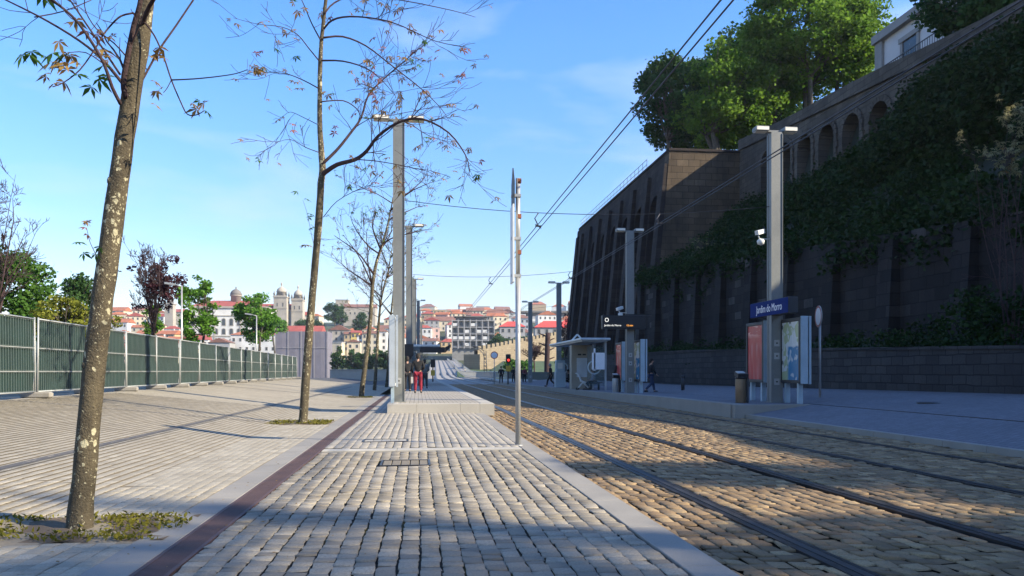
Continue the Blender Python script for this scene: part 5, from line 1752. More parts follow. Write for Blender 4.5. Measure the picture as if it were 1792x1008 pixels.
_reg = []
def house(px, py, D, w, h, wall, roof, rk='hip', rh=None, cols=3, rows=2, d=None, yaw=0.0, label=None, name='house', cat='house', group='hillside houses across the river', deep=9, chimney=False, wsz=(1, 1)):
    b = P(px, py, D)
    d = d or w * .8
    o = empty(name, b, label, cat, group if label is None else None, -YAW * .6 + yaw)
    m = MB(); m.box(-w / 2, w / 2, -d / 2, d / 2, -deep, h); m.build('wall', M['w_' + wall] if 'w_' + wall in M else M[wall], o)
    if rk:
        r = roof_mesh(w, d, h + .003, rh or min(w, d) * .28, rk).build('roof', M['r_' + roof], o)
        if chimney:
            m = MB(); m.box(w * .2, w * .2 + .8, -.4, .4, h + .2, h + (rh or min(w, d) * .28) + .9); m.build('chimney', M['w_white'], r)
    else:
        m = MB(); m.box(-w / 2 - .2, w / 2 + .2, -d / 2 - .2, d / 2 + .2, h + .003, h + .6); m.build('roof', M['w_grey'], o)
    if cols and rows:
        fh = h / rows
        for i in range(cols):
            for j in range(rows):
                sz = min(1.0, fh / 3.2)
                add_window(o, -w / 2 + w * (i + .5) / cols, -d / 2, j * fh + fh * .28, min(1.15, w / cols / 1.9) * wsz[0], sz * wsz[1])
    if label is None: _reg.append((px, o, wall, roof, rows, rk))
    return o

rc = random.Random(2024)
wk = ['white', 'white', 'white', 'cream', 'cream', 'grey', 'pink', 'ochre']
rkk = ['orange', 'orange', 'red', 'brown', 'orange']
def py_of(D): return HZ - (city_z(D) - EYE) / F * D ** 0 * F / D if False else HZ - (city_z(D) - EYE) * F / D
def house_row(D, px0, px1, w0, w1, h0, h1, skip=()):
    px = px0
    while px < px1:
        w = rc.uniform(w0, w1)
        pw = w * F / D
        if not any(a < px + pw / 2 < b for a, b in skip):
            h = rc.uniform(h0, h1)
            far = D > 700
            DD = D + rc.uniform(-14, 14)
            house(px + pw / 2, py_of(DD) - 1, DD, w * .96, h, rc.choice(wk), rc.choice(rkk), rc.choice(['hip', 'gable_x', 'gable_y', 'hip']) if rc.random() < .9 else None,
                  cols=0 if D > 900 else max(2, int(w / 3.4)), rows=max(1, int(h / 3.3)), chimney=(not far and rc.random() < .3), yaw=rc.uniform(-.25, .25))
        px += pw * rc.uniform(1.0, 1.35)
house_row(462, 196, 345, 9, 14, 6, 9)
house_row(500, 200, 350, 9, 15, 7, 10)
house_row(545, 205, 300, 9, 14, 7, 11)
house_row(600, 195, 350, 10, 16, 7, 11)
house_row(660, 195, 300, 10, 16, 7, 11)
house_row(740, 190, 300, 12, 20, 7, 11)
house_row(470, 575, 612, 8, 11, 8, 11)
house_row(520, 645, 745, 8, 13, 8, 11)
house_row(585, 530, 740, 9, 14, 7, 10, skip=((565, 606),))
house_row(640, 540, 745, 10, 16, 7, 10, skip=((565, 650),))
house_row(520, 742, 800, 9, 13, 6, 9)
house_row(590, 738, 800, 10, 14, 7, 10)
house_row(680, 738, 870, 11, 16, 7, 10)
house_row(800, 735, 880, 12, 18, 7, 12)
house_row(1000, 735, 900, 16, 26, 9, 16)
house_row(1350, 735, 1000, 20, 34, 12, 30)
house_row(560, 858, 1000, 11, 16, 8, 11)
house_row(640, 860, 1000, 12, 18, 8, 12)

# the white palace with its lantern
D = 560
pb = P(408, 618, D)
pal = empty('palace', pb, 'big white palace with tall arched windows, red hip roof and a round lantern', 'palace', None, -YAW * .6 + .05)
w, d, h = 52, 30, 30.5
m = MB(); m.box(-w / 2, w / 2, -d / 2, d / 2, -12, h); m.build('wall', M['w_white'], pal)
roof_mesh(w, d, h + 1.2, 5.2, 'hip', .6).build('roof', M['r_red'], pal)
m = MB(); m.box(-w / 2 - .8, w / 2 + .8, -d / 2 - .8, d / 2 + .8, h + .003, h + 1.19); m.box(-w / 2 - .4, w / 2 + .4, -d / 2 - .4, -d / 2 - .003, 11.0, 11.7); m.box(-w / 2 - .3, w / 2 + .3, -d / 2 - .35, -d / 2 - .003, h - 5.6, h - 4.9)
for x in (-w / 2, -w / 6, w / 6, w / 2): m.box(x - .6, x + .6, -d / 2 - .3, -d / 2 - .003, -12, 10.99); m.box(x - .6, x + .6, -d / 2 - .3, -d / 2 - .003, 11.71, h - 5.61)
m.build('stone_trim', M['w_stone'], pal)
am_ = MB()
def arch_pane(m, hw, hh, y, fr):
    n = 10
    for mi, gx, yy in ((0, fr, y), (1, 0, y - .05)):
        m.mi = mi
        pts = [(-hw - gx, -gx)] + [(hw + gx, -gx)] + [((hw + gx) * math.cos(math.pi * k / n), hh + (hw + gx) * math.sin(math.pi * k / n)) for k in range(n + 1)]
        m.prism(pts, 'y', yy, yy + .06 if mi == 0 else yy + .049)
arch_pane(am_, 1.05, 3.6, -.12, .45)
_o = am_.build('window', [M['w_stone'], M['winglass']]); AMESH = _o.data; bpy.data.objects.remove(_o)
ov_ = MB(); ov_.mi = 0
ov_.tube([(0, -.14, 0), (0, -.08, 0)], 1.25, 16, smooth=False); ov_.mi = 1; ov_.tube([(0, -.19, 0), (0, -.141, 0)], .95, 16, smooth=False)
_o = ov_.build('window', [M['w_stone'], M['winglass']]); OMESH = _o.data; bpy.data.objects.remove(_o)
for i in range(10):
    x = -w / 2 + 3.2 + 5.05 * i
    add_window(pal, x, -d / 2, 18.6, mesh=AMESH); add_window(pal, x, -d / 2, 12.6, 1, .82, mesh=AMESH)
    add_window(pal, x, -d / 2, 8.8, mesh=OMESH); add_window(pal, x, -d / 2, 1.5, 1.4, 1.6)
m = MB(); m.lathe(2, 0, [(3.6, h + 3.5), (3.6, h + 9.5), (4.2, h + 9.6), (4.2, h + 10.2)], 16); lt = m.build('lantern', M['w_stone'], pal)
m = MB(); m.lathe(2, 0, [(4.1, h + 10.2), (3.9, h + 11.6), (3.0, h + 13.2), (1.6, h + 14.2), (.5, h + 14.6), (.5, h + 16), (.1, h + 16.3)], 16); m.build('dome', M['w_dark'], lt)

# cathedral: long red-roofed nave and two domed towers
D = 650
cbp = P(497, 572, D)
cat_ = empty('cathedral', cbp, 'stone cathedral with a long red roof and twin domed towers on the skyline', 'cathedral', None, -YAW * .6)
m = MB(); m.box(-22, 6, 2, 18, -14, 14.5); m.box(6.003, 20, 6, 20, -14, 10); m.build('wall', M['w_white'], cat_)
m = MB(); m.prism([(1.2, 14.51), (18.8, 14.51), (10, 19.5)], 'x', -22.8, 6.2); m.build('roof', M['r_red'], cat_)
m = MB(); m.prism([(5.2, 10.01), (20.8, 10.01), (13, 13.5)], 'x', 6.21, 20.8); m.build('roof', M['r_red'], cat_)
for tx, ty, tw, th in ((-1.2, -3.0, 10.4, 23.2), (11.2, 1.0, 9.0, 21.2)):
    m = MB(); a = tw / 2
    m.box(tx - a, tx + a, ty - a, ty + a, -14, th); m.box(tx - a - .5, tx + a + .5, ty - a - .5, ty + a + .5, th + .003, th + 1.0)
    m.box(tx - a - .3, tx + a + .3, ty - a - .3, ty - a - .003, th - 9, th - 8.4)
    tw_ = m.build('tower', M['w_stone'], cat_)
    m = MB()
    for sx in (-1, 1):
        for sy in (-1, 1):
            m.lathe(tx + sx * a * .92, ty + sy * a * .92, [(.6, th + 1.003), (.6, th + 2.6), (.9, th + 2.7), (.55, th + 3.6), (.12, th + 5.6)], 8)
    m.build('pinnacle', M['w_dark'], tw_)
    m = MB(); m.lathe(tx, ty, [(a * .72, th + 1.003), (a * .72, th + 4.5), (a * .8, th + 4.6), (a * .78, th + 5.6), (a * .62, th + 7.4), (a * .3, th + 8.7), (.5, th + 9.2), (.5, th + 10.8), (.9, th + 11.2), (.15, th + 13.2)], 16)
    m.build('dome', M['w_stone'], tw_)
    for dx in (-.22, .22): add_window(tw_, tx + dx * tw, ty - a, th - 7.2, .8, 1.6, mesh=AMESH if False else None)
    m = MB()
    for k in range(9):
        x = tx - a + tw * (k + .5) / 9; m.box(x - .28, x + .28, ty - a - .5, ty - a + .1, th + 1.003, th + 1.9)
    m.build('balustrade', M['w_stone'], tw_)
for i in range(5): add_window(cat_, -19 + 5.2 * i, 2, 5.0, 1.3, 1.9)
# slim church tower behind the plum tree
b = P(298, 578, 620); ct = empty('church_tower', b, 'slender stone church tower behind the purple plum tree', 'tower', None, -YAW * .6)
m = MB(); m.box(-3.2, 3.2, -3.2, 3.2, -16, 20); m.box(-3.8, 3.8, -3.8, 3.8, 20.003, 20.8); m.build('shaft', M['w_stone'], ct)
m = MB(); m.lathe(0, 0, [(2.6, 20.81), (2.6, 23.5), (2.0, 25), (.6, 26), (.3, 28)], 12); m.build('cap', M['w_dark'], ct)
add_window(ct, 0, -3.2, 13, 1.3, 2.2)

house(455, 618, 470, 30, 10.5, 'white', 'orange', 'hip', 2.8, 8, 2, 14, label='long white two-storey house with an orange roof below the white palace')
house(388, 622, 455, 12, 7.2, 'grey', 'brown', 'gable_y', 2.6, 1, 1, 10, label='small grey gabled house in front of the white palace')
# building wrapped in lilac sheeting
b = P(532, 634, 400); lw = empty('wrapped_building', b, 'building wrapped in lilac scaffold sheeting with a strip of red roof', 'building', None, -YAW * .5)
M['lilac'] = dirty('lilac_sheeting', (.165, .155, .185), .1, .4, .7)
w2 = 25.5
m = MB()
for k in range(4):
    x0 = -w2 / 2 + w2 * k / 4; x1 = x0 + w2 / 4
    m.add([(x0, -6, -14), (x1, -6, -14), (x1, -6, 15.2), (x0, -6, 15.2), ((x0 + x1) / 2, -6.12, -14), ((x0 + x1) / 2, -6.12, 15.2)], [(0, 4, 5, 3), (4, 1, 2, 5)])
m.box(-w2 / 2, w2 / 2, -5.9, 8, -14, 15.2); m.build('sheeting', M['lilac'], lw)
m = MB()
for k in range(5): x0 = -w2 / 2 + w2 * k / 4; m.box(x0 - .05, x0 + .05, -6.5, -6.36, -14, 15.6)
m.box(-w2 / 2, w2 / 2, -6.55, -6.4, 7.2, 7.3); m.build('scaffold', M['w_grey'], lw)
m = MB(); m.prism([(-6, 15.21), (8, 15.21), (1, 18.4)], 'x', -w2 / 2 + 4, w2 / 2 - 3); m.build('roof', M['r_red'], lw)

house(596, 620, 505, 13, 15, 'stone', 'brown', 'gable_y', 3.4, 4, 4, 12, label='tall old stone house with balconies right of the lilac building')
house(612, 616, 500, 5.5, 11, 'ochre', 'brown', 'gable_x', 2, 2, 3, 9, label='narrow brownish house left of the yellow house')
house(623.5, 614, 500, 5.2, 11.2, 'yellow', 'red', 'gable_x', 1.6, 2, 3, 9, label='narrow bright yellow house between white houses across the river')
house(632, 613, 500, 3.6, 9.2, 'white', 'red', 'gable_x', 1.5, 1, 3, 9, label='very narrow white house touching the yellow house')
house(649, 615, 500, 9.5, 11.0, 'cream', 'brown', 'hip', 2.4, 3, 3, 10, label='cream three-storey house with brown roof right of the yellow house')
house(668, 614, 505, 7.5, 12, 'white', 'brown', 'hip', 2.4, 2, 3, 10, label='white three-storey house seen between the slender maples')
house(631, 556, 690, 27, 8.5, 'stone', 'brown', 'gable_x', 3.2, 7, 1, 14, label='long brown-roofed building on the hilltop above the dark trees')
o = house(600, 556, 700, 11, 15, 'stone', 'brown', None, 1, 3, 2, 11, label='square stone tower with a flat crenellated top on the hilltop', name='stone_tower', cat='tower')
house(772, 580, 640, 26, 8, 'cream', 'brown', 'gable_x', 4, 6, 2, 14, label='wide cream building with brown roof left of the grid-fronted block')
# the grid-fronted apartment block
D = 470
b = P(828, 608, D); ab_ = empty('apartment_block', b, 'grey four-storey apartment block with a grid of balconies at the bridge end', 'building', None, -YAW * .5)
w3, h3 = 24.5, 15.6
m = MB(); m.box(-w3 / 2, w3 / 2, -5, 6, -10, h3); m.build('wall', dirty('block_wall', (.22, .22, .21), .2, .4, .85), ab_)
m = MB()
for k in range(8): x0 = -w3 / 2 + w3 * k / 7; m.box(x0 - .28, x0 + .28, -6.4, -5.003, -1, h3 + .4)
for k in range(5): m.box(-w3 / 2, w3 / 2, -6.35, -5.003, k * 3.85 - .2, k * 3.85 + .22)
m.build('balcony_frame', M['w_grey'], ab_)
m = MB(); m.box(-w3 / 2 + 2, w3 / 2 - 5, -5.5, 5, h3 + .41, h3 + 1.9); m.box(-w3 / 2 + 1, w3 / 2 - 4, -6.6, 5.5, h3 + 1.91, h3 + 2.5); m.build('roof', M['w_dark'], ab_)
for i in range(7):
    for j in range(4):
        x0 = -w3 / 2 + w3 * (i + .5) / 7
        add_window(ab_, x0, -5, j * 3.85 + .9, 1.6 if (i + j) % 3 else 2.4, 1.25)
for i, j in ((0, 1), (2, 0), (2, 1), (2, 2), (3, 1), (4, 2), (5, 0), (5, 1), (5, 2), (0, 3), (3, 3), (1, 1)):
    x0 = -w3 / 2 + w3 * (i + .5) / 7
    m = MB(); m.box(x0 - 1.3, x0 + 1.3, -6.2, -6.1, j * 3.85 + .6, j * 3.85 + 2.4); m.build('blind', M['w_white'], ab_)
# modern long building on the right skyline
b = P(940, 582, 760); mb_ = empty('modern_building', b, 'long low modern building with a dark flat roof on the right skyline', 'building', None, -YAW * .4)
m = MB(); m.box(-46, 46, -8, 12, -10, 15); m.build('wall', M['w_grey'], mb_)
m = MB(); m.box(-18, 40, -9, 12, 18.5, 20.2); m.box(-10, 34, -6, 10, 15.003, 18.49); m.build('roof', M['w_dark'], mb_)
m = MB(); m.box(-46.3, 46.3, -8.4, -8.003, 10, 12.5); m.box(-46.3, 46.3, -8.4, -8.003, 3, 4); m.build('band', M['w_white'], mb_)
house(795 + 18, 570, 720, 22, 9, 'grey', 'brown', 'hip', 3.4, 6, 2, 12, label='grey house with dark roof showing above the apartment block')
house(868, 568, 700, 22, 9.5, 'cream', 'brown', 'hip', 4, 7, 1, 12, label='wide pale house with a brown red hip roof right of the apartment block')
M['r_bright'] = dirty('bright_red_roof', (.55, .07, .06), .12, .4, .8)
for px, py, D, w_, h_, rh, lab in ((896, 600, 430, 13.5, 8.5, 3.0, 'dark grey building with a bright red roof left of the thin far lamp poles'), (962, 603, 360, 14, 7.5, 3.2, 'building with a bright red hip roof just left of the dark bastion'), (1000, 601, 400, 14, 9, 3.2, 'red-roofed building partly hidden by the dark bastion')):
    o = house(px, py, D, w_, h_, 'grey', 'red', 'hip', rh, 4, 2, 10, label=lab)
    for c in o.children:
        if c.name.startswith('roof'): c.data.materials[0] = M['r_bright']
# old crenellated city wall
M['w_wall'] = brick_mat('beige_old_wall', ((.22, .185, .13), (.29, .245, .175)), (.14, .115, .08), 1.6, .8, 'xz', .04, (.2, .16, .1), .5, .95, .3)  # beige block stone of the old wall
a, b = P(836, 613, 285), P(975, 586, 335)
cw = empty('city_wall', a, 'old beige crenellated city wall climbing to the right of the bridge', 'wall')
dv = b - a; L = math.hypot(dv.x, dv.y); cw.rotation_euler = (0, 0, math.atan2(dv.y, dv.x))
m = MB(); n = 14
for k in range(n):
    x0, x1 = L * k / n, L * (k + 1) / n; z0, z1 = dv.z * k / n, dv.z * (k + 1) / n
    m.add([(x0, 0, -30), (x1, 0, -30), (x1, 0, z1), (x0, 0, z0), (x0, 1.6, -30), (x1, 1.6, -30), (x1, 1.6, z1), (x0, 1.6, z0)], [(0, 1, 2, 3), (3, 2, 6, 7), (5, 4, 7, 6)])
m.build('wall', M['w_wall'], cw)
m = MB(); nm = 20
for k in range(nm):
    x0 = L * (k + .15) / nm; z0 = dv.z * (k + .4) / nm
    m.box(x0, x0 + L / nm * .62, .02, .9, z0 - .3, z0 + 1.35)
o = m.build('battlements', M['w_wall'], cw)
m = MB(); m.box(-3, -.003, -3, 4, -30, -1.5); m.build('corner_tower', M['w_wall'], cw)

# bank at the foot of the old wall
M['bank'] = dirty('grassy_bank', (.05, .085, .022), .4, .12, .95)
v = []
for k in range(13):
    px = 800 + 20 * k
    v.append((P(px, 668, 150), P(px, (648 if px < 870 else 636) + 3 * math.sin(k), 265), P(px, 646 if px < 870 else 632, 285)))
m = MB(); vv = [p for t in v for p in t]
m.add(vv, [(3 * k + j, 3 * k + 3 + j, 3 * k + 4 + j, 3 * k + 1 + j) for k in range(12) for j in range(2)], True)
tag(m.build('terrain', M['bank']), kind='structure')

# dark trees on the city hill
def city_tree(px, yt, yb, hw, D, label, seed, lm='leaf_dark', dens=26, size=.9):
    zb = city_z(D)
    return px_tree(label, px, yt, yb, hw, D, zb - 2, lm, dens, size, seed, group='trees on the hill across the river', trunk_r=.4, bark='bark', nclump=30, cr=(.22, .4), name='city_tree')
city_tree(582, 527, 567, 17, 560, 'dark green tree mass left of the stone hilltop tower', 101)
city_tree(596, 535, 570, 14, 570, 'dark green tree in front of the stone hilltop tower', 102)
city_tree(628, 544, 582, 17, 520, 'rounded dark blue-green tree above the yellow house', 103)
city_tree(470, 541, 560, 5, 560, 'narrow cypress in front of the cathedral nave', 104)
city_tree(478, 552, 590, 26, 300, 'bright green trees beside the white palace', 105, 'leaf_bright', 60, .6)
city_tree(540, 560, 580, 26, 560, 'dark shrubs on the slope below the cathedral', 106)
for i, (px, hw, yt) in enumerate(((592, 16, 606), (617, 18, 612), (640, 18, 610), (662, 18, 610), (684, 18, 612), (705, 16, 608))):
    city_tree(px, yt, 650, hw, 300, ['dark green bank tree beside the lilac building', 'dark green bank tree below the yellow house', 'dark green bank tree behind the third maple trunk', 'dark green bank tree between the slender maples', 'dark green bank tree left of the nearest lamp pole', 'dark green bank tree behind the nearest lamp pole'][i], 110 + i, 'leaf_dark', 70, .7)
for i, (px, yt, yb, hw, D) in enumerate(((872, 585, 612, 22, 400), (920, 590, 606, 24, 380), (990, 600, 650, 22, 170))):
    city_tree(px, yt, yb, hw, D, ['grey green trees behind the crenellated wall', 'trees behind the crenellated wall below the red roof', 'green tree beside the foot of the dark bastion'][i], 130 + i, 'leaf_dark', 40, .7)
city_tree(765, 606, 625, 26, 520, 'dark tree mass above the far end of the bridge', 140)
city_tree(905, 628, 650, 30, 190, 'green bushes on the bank below the crenellated wall', 141, 'leaf_left', 60, .5)
bare_tree('small bare tree in front of the crenellated wall', 935, 0, 170, 596, 26, 142, .03, zb=.1, nl=12, r=.2)
bare_tree('thin bare tree between the lamp poles and the bastion', 989, 0, 100, 538, 20, 143, .02, zb=.1, nl=10, r=.12)
# iron lattice post at the bridge head
b = P(847, 650, 210); o = empty('lattice_post', b, 'dark iron post with a curved lattice bracket at the end of the bridge', 'post')
m = MB()
for x in (0, .9): m.tube([(x, 0, -3), (x * .6, 0, 5.4)], .1, 6)
for k in range(7): m.tube([(.0, 0, -2 + k), (.85 - .05 * k, 0, -1.2 + k)], .07, 5); m.tube([(.85 - .05 * k, 0, -2 + k), (0, 0, -1.2 + k)], .07, 5)
m.build('post', M['darkpaint'], o)
m = MB(); m.tube([(0, 0, 5.4), (-.8, 0, 6.0), (-2.0, 0, 6.5), (-3.4, 0, 6.7)], .12, 6); m.tube([(.3, 0, 3), (-.3, 0, 4.8), (-1.6, 0, 6.1), (-3.2, 0, 6.6)], .1, 6); m.build('bracket', M['darkpaint'], o)
b = P(957, HZ, 150); o = empty('charred_trunk', (b.x, b.y, .0), 'dark pollarded trunk standing left of the right shelter', 'tree')
m = MB(); m.tube(bend((0, 0, 0), (.2, 0, 8.6), 8, .03, random.Random(4)), [.62, .55, .5, .5, .48, .5, .46, .5, .42], 10); m.build('trunk', M['bark_dark'], o)
m = MB()
for k in range(6): m.tube(bend((.1, 0, 3.5 + k * .85), ((-1) ** k * 1.5, .3, 4.0 + k * .9), 3, .1, random.Random(k)), [.2, .16, .12, .1], 6)
m.build('branches', M['bark_dark'], o)

# street light masts behind the fence
for px, yt, D, lab in ((318, 500, 52, 'tall thin grey street light mast between the plum and the green tree'), (449, 552, 75, 'thin street light mast in front of the long white house')):
    b = P(px, HZ, D); H = EYE + (HZ - yt) / F * D + .3
    o = empty('street_light', (b.x, b.y, -.3), lab, 'street light'); m = MB(); m.cyl(0, 0, 0, H, .09, 8, .05); m.build('mast', M['steel'], o)
    m = MB(); m.tube([(0, 0, H - .05), (-.5, 0, H + .1)], .04, 6); m.obox((-.75, 0, H + .12), (1, 0, -.15), (0, 1, 0), (.15, 0, 1), .3, .12, .06); m.build('lamp_head', M['steel'], o)

# give every unnamed house its own description
_reg.sort(key=lambda t: t[0])
cnt = {}
for px, o, wall, roof, rows, rk in _reg:
    zone = 'above the netted fence' if px < 400 else 'behind the slender maples' if px < 740 else 'beyond the bridge'
    key = (wall, roof if rk else 'flat', zone)
    n = cnt.get(key, 0); cnt[key] = n + 1
    o['label'] = '%s house with %s roof %s, %s such from the left' % (wall, roof if rk else 'flat', zone, ordn(n))

# ------------------------------------------------------------------ people
def skin_mesh(name, joints, edges, mat, parent, sub=2, root=0):
    me = bpy.data.meshes.new(name)
    me.from_pydata([j[:3] for j in joints], edges, [])
    t = bpy.data.objects.new(name + '_tmp', me); COL.objects.link(t)
    sk = t.modifiers.new('skin', 'SKIN'); sk.use_smooth_shade = True
    sd = t.modifiers.new('sub', 'SUBSURF'); sd.levels = sub; sd.render_levels = sub
    for i, j in enumerate(joints):
        r = j[3]; me.skin_vertices[0].data[i].radius = (r, r if len(j) < 5 else j[4])
        me.skin_vertices[0].data[i].use_root = (i == root)
    dg = bpy.context.evaluated_depsgraph_get()
    ev = bpy.data.meshes.new_from_object(t.evaluated_get(dg))
    bpy.data.objects.remove(t); bpy.data.meshes.remove(me)
    ev.materials.clear()
    return link_mesh(name, ev, mat, parent)
_cm = {}
def cloth(c):
    if c not in _cm: _cm[c] = dirty('cloth_%d' % len(_cm), c, .2, 6, .85)
    return _cm[c]
def person(p, zb, label, yaw, top, legs, hair=(.02, .016, .013), skin=(.36, .22, .16), h=1.72, pose='stand', shoes=(.02, .02, .02), hat=None, seed=0):
    """yaw 0 faces away from the viewer (+Y)"""
    o = empty('person', (p.x, p.y, zb), label, 'person', None, yaw)
    s = h / 1.75
    rr = random.Random(seed)
    sit = pose == 'sit'
    hip = .50 if sit else .93
    lean = .05 if sit else .03
    J = {}
    def v(x, y, z): return Vector((x * s, y * s, z * s))
    P0 = hip
    chest = v(0, lean, P0 + .38); neck = v(0, lean + .02, P0 + .55); head = v(0, lean + .05, P0 + .68)
    if pose == 'walk':
        LL = [v(-.10, 0, P0 - .05), v(-.11, .22, .50), v(-.11, .30, .09), v(-.11, .45, .05)]
        RL = [v(.10, 0, P0 - .05), v(.11, .02, .50), v(.11, -.34, .16), v(.11, -.26, .04)]
        LA = [v(-.20, lean, P0 + .46), v(-.25, -.12, P0 + .2), v(-.23, -.08, P0 - .04)]
        RA = [v(.20, lean, P0 + .46), v(.25, .08, P0 + .2), v(.22, .24, P0 + .03)]
    elif sit:
        LL = [v(-.10, 0, P0), v(-.13, .44, .50), v(-.13, .42, .09), v(-.14, .57, .04)]
        RL = [v(.10, 0, P0), v(.13, .44, .50), v(.14, .50, .09), v(.15, .65, .04)]
        LA = [v(-.20, lean, P0 + .46), v(-.25, .08, P0 + .2), v(-.10, .28, P0 + .14)]
        RA = [v(.20, lean, P0 + .46), v(.25, .08, P0 + .2), v(.10, .28, P0 + .16)]
    else:
        LL = [v(-.10, 0, P0 - .05), v(-.11, .02, .50), v(-.12, -.02, .09), v(-.14, .14, .04)]
        RL = [v(.10, 0, P0 - .05), v(.12, .04, .50), v(.13, .02, .09), v(.16, .18, .04)]
        LA = [v(-.20, lean, P0 + .46), v(-.26, -.02, P0 + .2), v(-.24, .10, P0 - .04)]
        RA = [v(.20, lean, P0 + .46), v(.26, .0, P0 + .2), v(.16, .2, P0 + .1)]
    # one continuous body
    jt = [(*v(0, 0, P0), .12 * s, .095 * s), (*v(0, lean * .5, P0 + .2), .115 * s, .09 * s), (*chest, .15 * s, .1 * s), (*neck, .055 * s), (*v(0, lean + .03, P0 + .60), .05 * s),
          (*v(0, lean + .06, P0 + .65), .072 * s, .085 * s), (*v(0, lean + .05, P0 + .76), .078 * s, .092 * s), (*v(0, lean + .03, P0 + .83), .05 * s, .06 * s)]
    ed = [(0, 1), (1, 2), (2, 3), (3, 4), (4, 5), (5, 6), (6, 7)]
    def chain(pts, rads, at):
        b = len(jt)
        for q, r in zip(pts, rads): jt.append((*q, r * s))
        ed.append((at, b))
        for k in range(len(pts) - 1): ed.append((b + k, b + k + 1))
    chain(LL, (.085, .058, .04, .035), 0); chain(RL, (.085, .058, .04, .035), 0)
    for A in (LA, RA):
        d = (A[2] - A[1]).normalized()
        chain(A + [A[2] + d * .07 * s], (.055, .042, .028, .034), 2)
    body = skin_mesh('body', jt, ed, cloth(skin), o)
    hands = MB()
    for A, sx in ((LA, 1), (RA, -1)):
        d = (A[2] - A[1]).normalized(); w = A[2] + d * .09 * s
        side = d.cross(Vector((0, 0, 1)) if abs(d.z) < .9 else Vector((0, 1, 0))).normalized(); nn = side.cross(d)
        for k, L in enumerate((.062, .075, .08, .072)):
            q = w + side * ((k - 1.5) * .019 * s)
            hands.tube([q, q + d * L * .55 * s + nn * .006, q + d * L * .9 * s + nn * .03 * s], [.0088 * s, .008 * s, .006 * s], 5)
        q = A[2] + d * .03 * s + side * sx * .03 * s
        hands.tube([q, q + side * sx * .03 * s + d * .03 * s, q + side * sx * .03 * s + d * .065 * s + nn * .01], [.011 * s, .0095 * s, .007 * s], 5)
    hd = v(0, lean + .06, P0 + .70)
    hands.tube([hd + v(0, .075, .02), hd + v(0, .108, -.015), hd + v(0, .08, -.025)], [.008 * s, .014 * s, .008 * s], 6)   # nose
    for sx in (-1, 1): hands.ell(hd + v(sx * .08, -.01, 0), .012 * s, .022 * s, .034 * s, 6, 5)       # ears
    hm = hands.build('tmp', cloth(skin))
    # join hands, nose and ears into the body mesh
    import bmesh
    bm = bmesh.new(); bm.from_mesh(body.data); bm.from_mesh(hm.data)
    bm.to_mesh(body.data); bm.free()
    hmd = hm.data; bpy.data.objects.remove(hm); bpy.data.meshes.remove(hmd)
    fc = MB()
    for sx in (-1, 1): fc.ell(hd + v(sx * .03, .082, .022), .012 * s, .006 * s, .008 * s, 6, 4)
    fc.box(*sorted(((hd.x - .025 * s), (hd.x + .025 * s))), hd.y + .078 * s, hd.y + .088 * s, hd.z - .052 * s, hd.z - .044 * s)
    fc.build('face_features', cloth((.05, .02, .02)), o)
    # jacket and trousers, a little outside the body
    jj = [(*v(0, 0, P0 - .04), .155 * s, .125 * s), (*v(0, lean * .5, P0 + .2), .15 * s, .12 * s), (*chest, .185 * s, .125 * s), (*v(0, lean + .01, P0 + .51), .085 * s, .08 * s)]
    je = [(0, 1), (1, 2), (2, 3)]
    for A in (LA, RA):
        b = len(jj); jj += [(*A[0], .08 * s), (*A[1], .066 * s), (*(A[1].lerp(A[2], .93)), .05 * s)]; je += [(2, b), (b, b + 1), (b + 1, b + 2)]
    skin_mesh('jacket', jj, je, cloth(top), o)
    tj = [(*v(0, 0, P0 + .02), .135 * s, .115 * s)]; te = []
    for L in (LL, RL):
        b = len(tj); tj += [(*L[0], .108 * s), (*L[1], .078 * s), (*(L[1].lerp(L[2], .95)), .062 * s)]; te += [(0, b), (b, b + 1), (b + 1, b + 2)]
    skin_mesh('trousers', tj, te, cloth(legs), o)
    for L in (LL, RL):
        m = MB(); d = (L[3] - L[2]); d.z = 0; d.normalize()
        c = L[2].lerp(L[3], .5); sd = d.cross(Vector((0, 0, 1)))
        m.ell((0, 0, 0), .05 * s, .135 * s, .05 * s, 8, 6)
        R_ = Matrix((sd, d, Vector((0, 0, 1)))).transposed()
        m.v = [tuple(R_ @ Vector(q) + Vector((c.x, c.y, max(c.z, .05)))) for q in m.v]
        m.build('shoe', cloth(shoes), o)
    m = MB(); hc = v(0, lean + .035, P0 + .755)
    m.ell(hc, .096 * s, .112 * s, .105 * s, 12, 9)
    m.ell(v(0, lean - .03, P0 + .69), .082 * s, .06 * s, .10 * s, 10, 7)
    m.build('hair' if not hat else 'cap', cloth(hat or hair), o)
    return o
DK = (.007, .0075, .010)
person(P(713, HZ, 39.5), .29, 'person in dark clothes standing at the left behind the nearest lamp pole', .15, DK, (.012, .012, .015), h=1.74, seed=1)
pb_ = P(731.5, HZ, 36.6)
person(pb_, .29, 'person in black jacket and crimson trousers, seen from behind on the left platform', .0, (.006, .0065, .008), (.22, .012, .03), h=1.82, seed=2)
o = empty('handbag', (pb_.x - .27, pb_.y, .29), 'small pale bag held by the person in crimson trousers', 'bag')
m = MB(); m.box(-.05, .05, -.12, .12, .45, .76, .02); m.build('body', cloth((.45, .42, .38)), o)
m = MB(); m.tube([(0, -.09, .76), (0, -.06, .9), (0, .06, .9), (0, .09, .76)], .008, 5); m.build('strap', cloth((.3, .27, .22)), o)
person(P(743, HZ, 47), .29, 'person in a grey coat beyond the one with crimson trousers', .0, (.16, .16, .15), (.05, .05, .055), h=1.7, seed=3)
person(P(1138, HZ, 40), .22, 'person in dark coat and jeans walking right of the departure board', R(-78), (.012, .013, .016), (.03, .045, .09), h=1.72, pose='walk', seed=4)
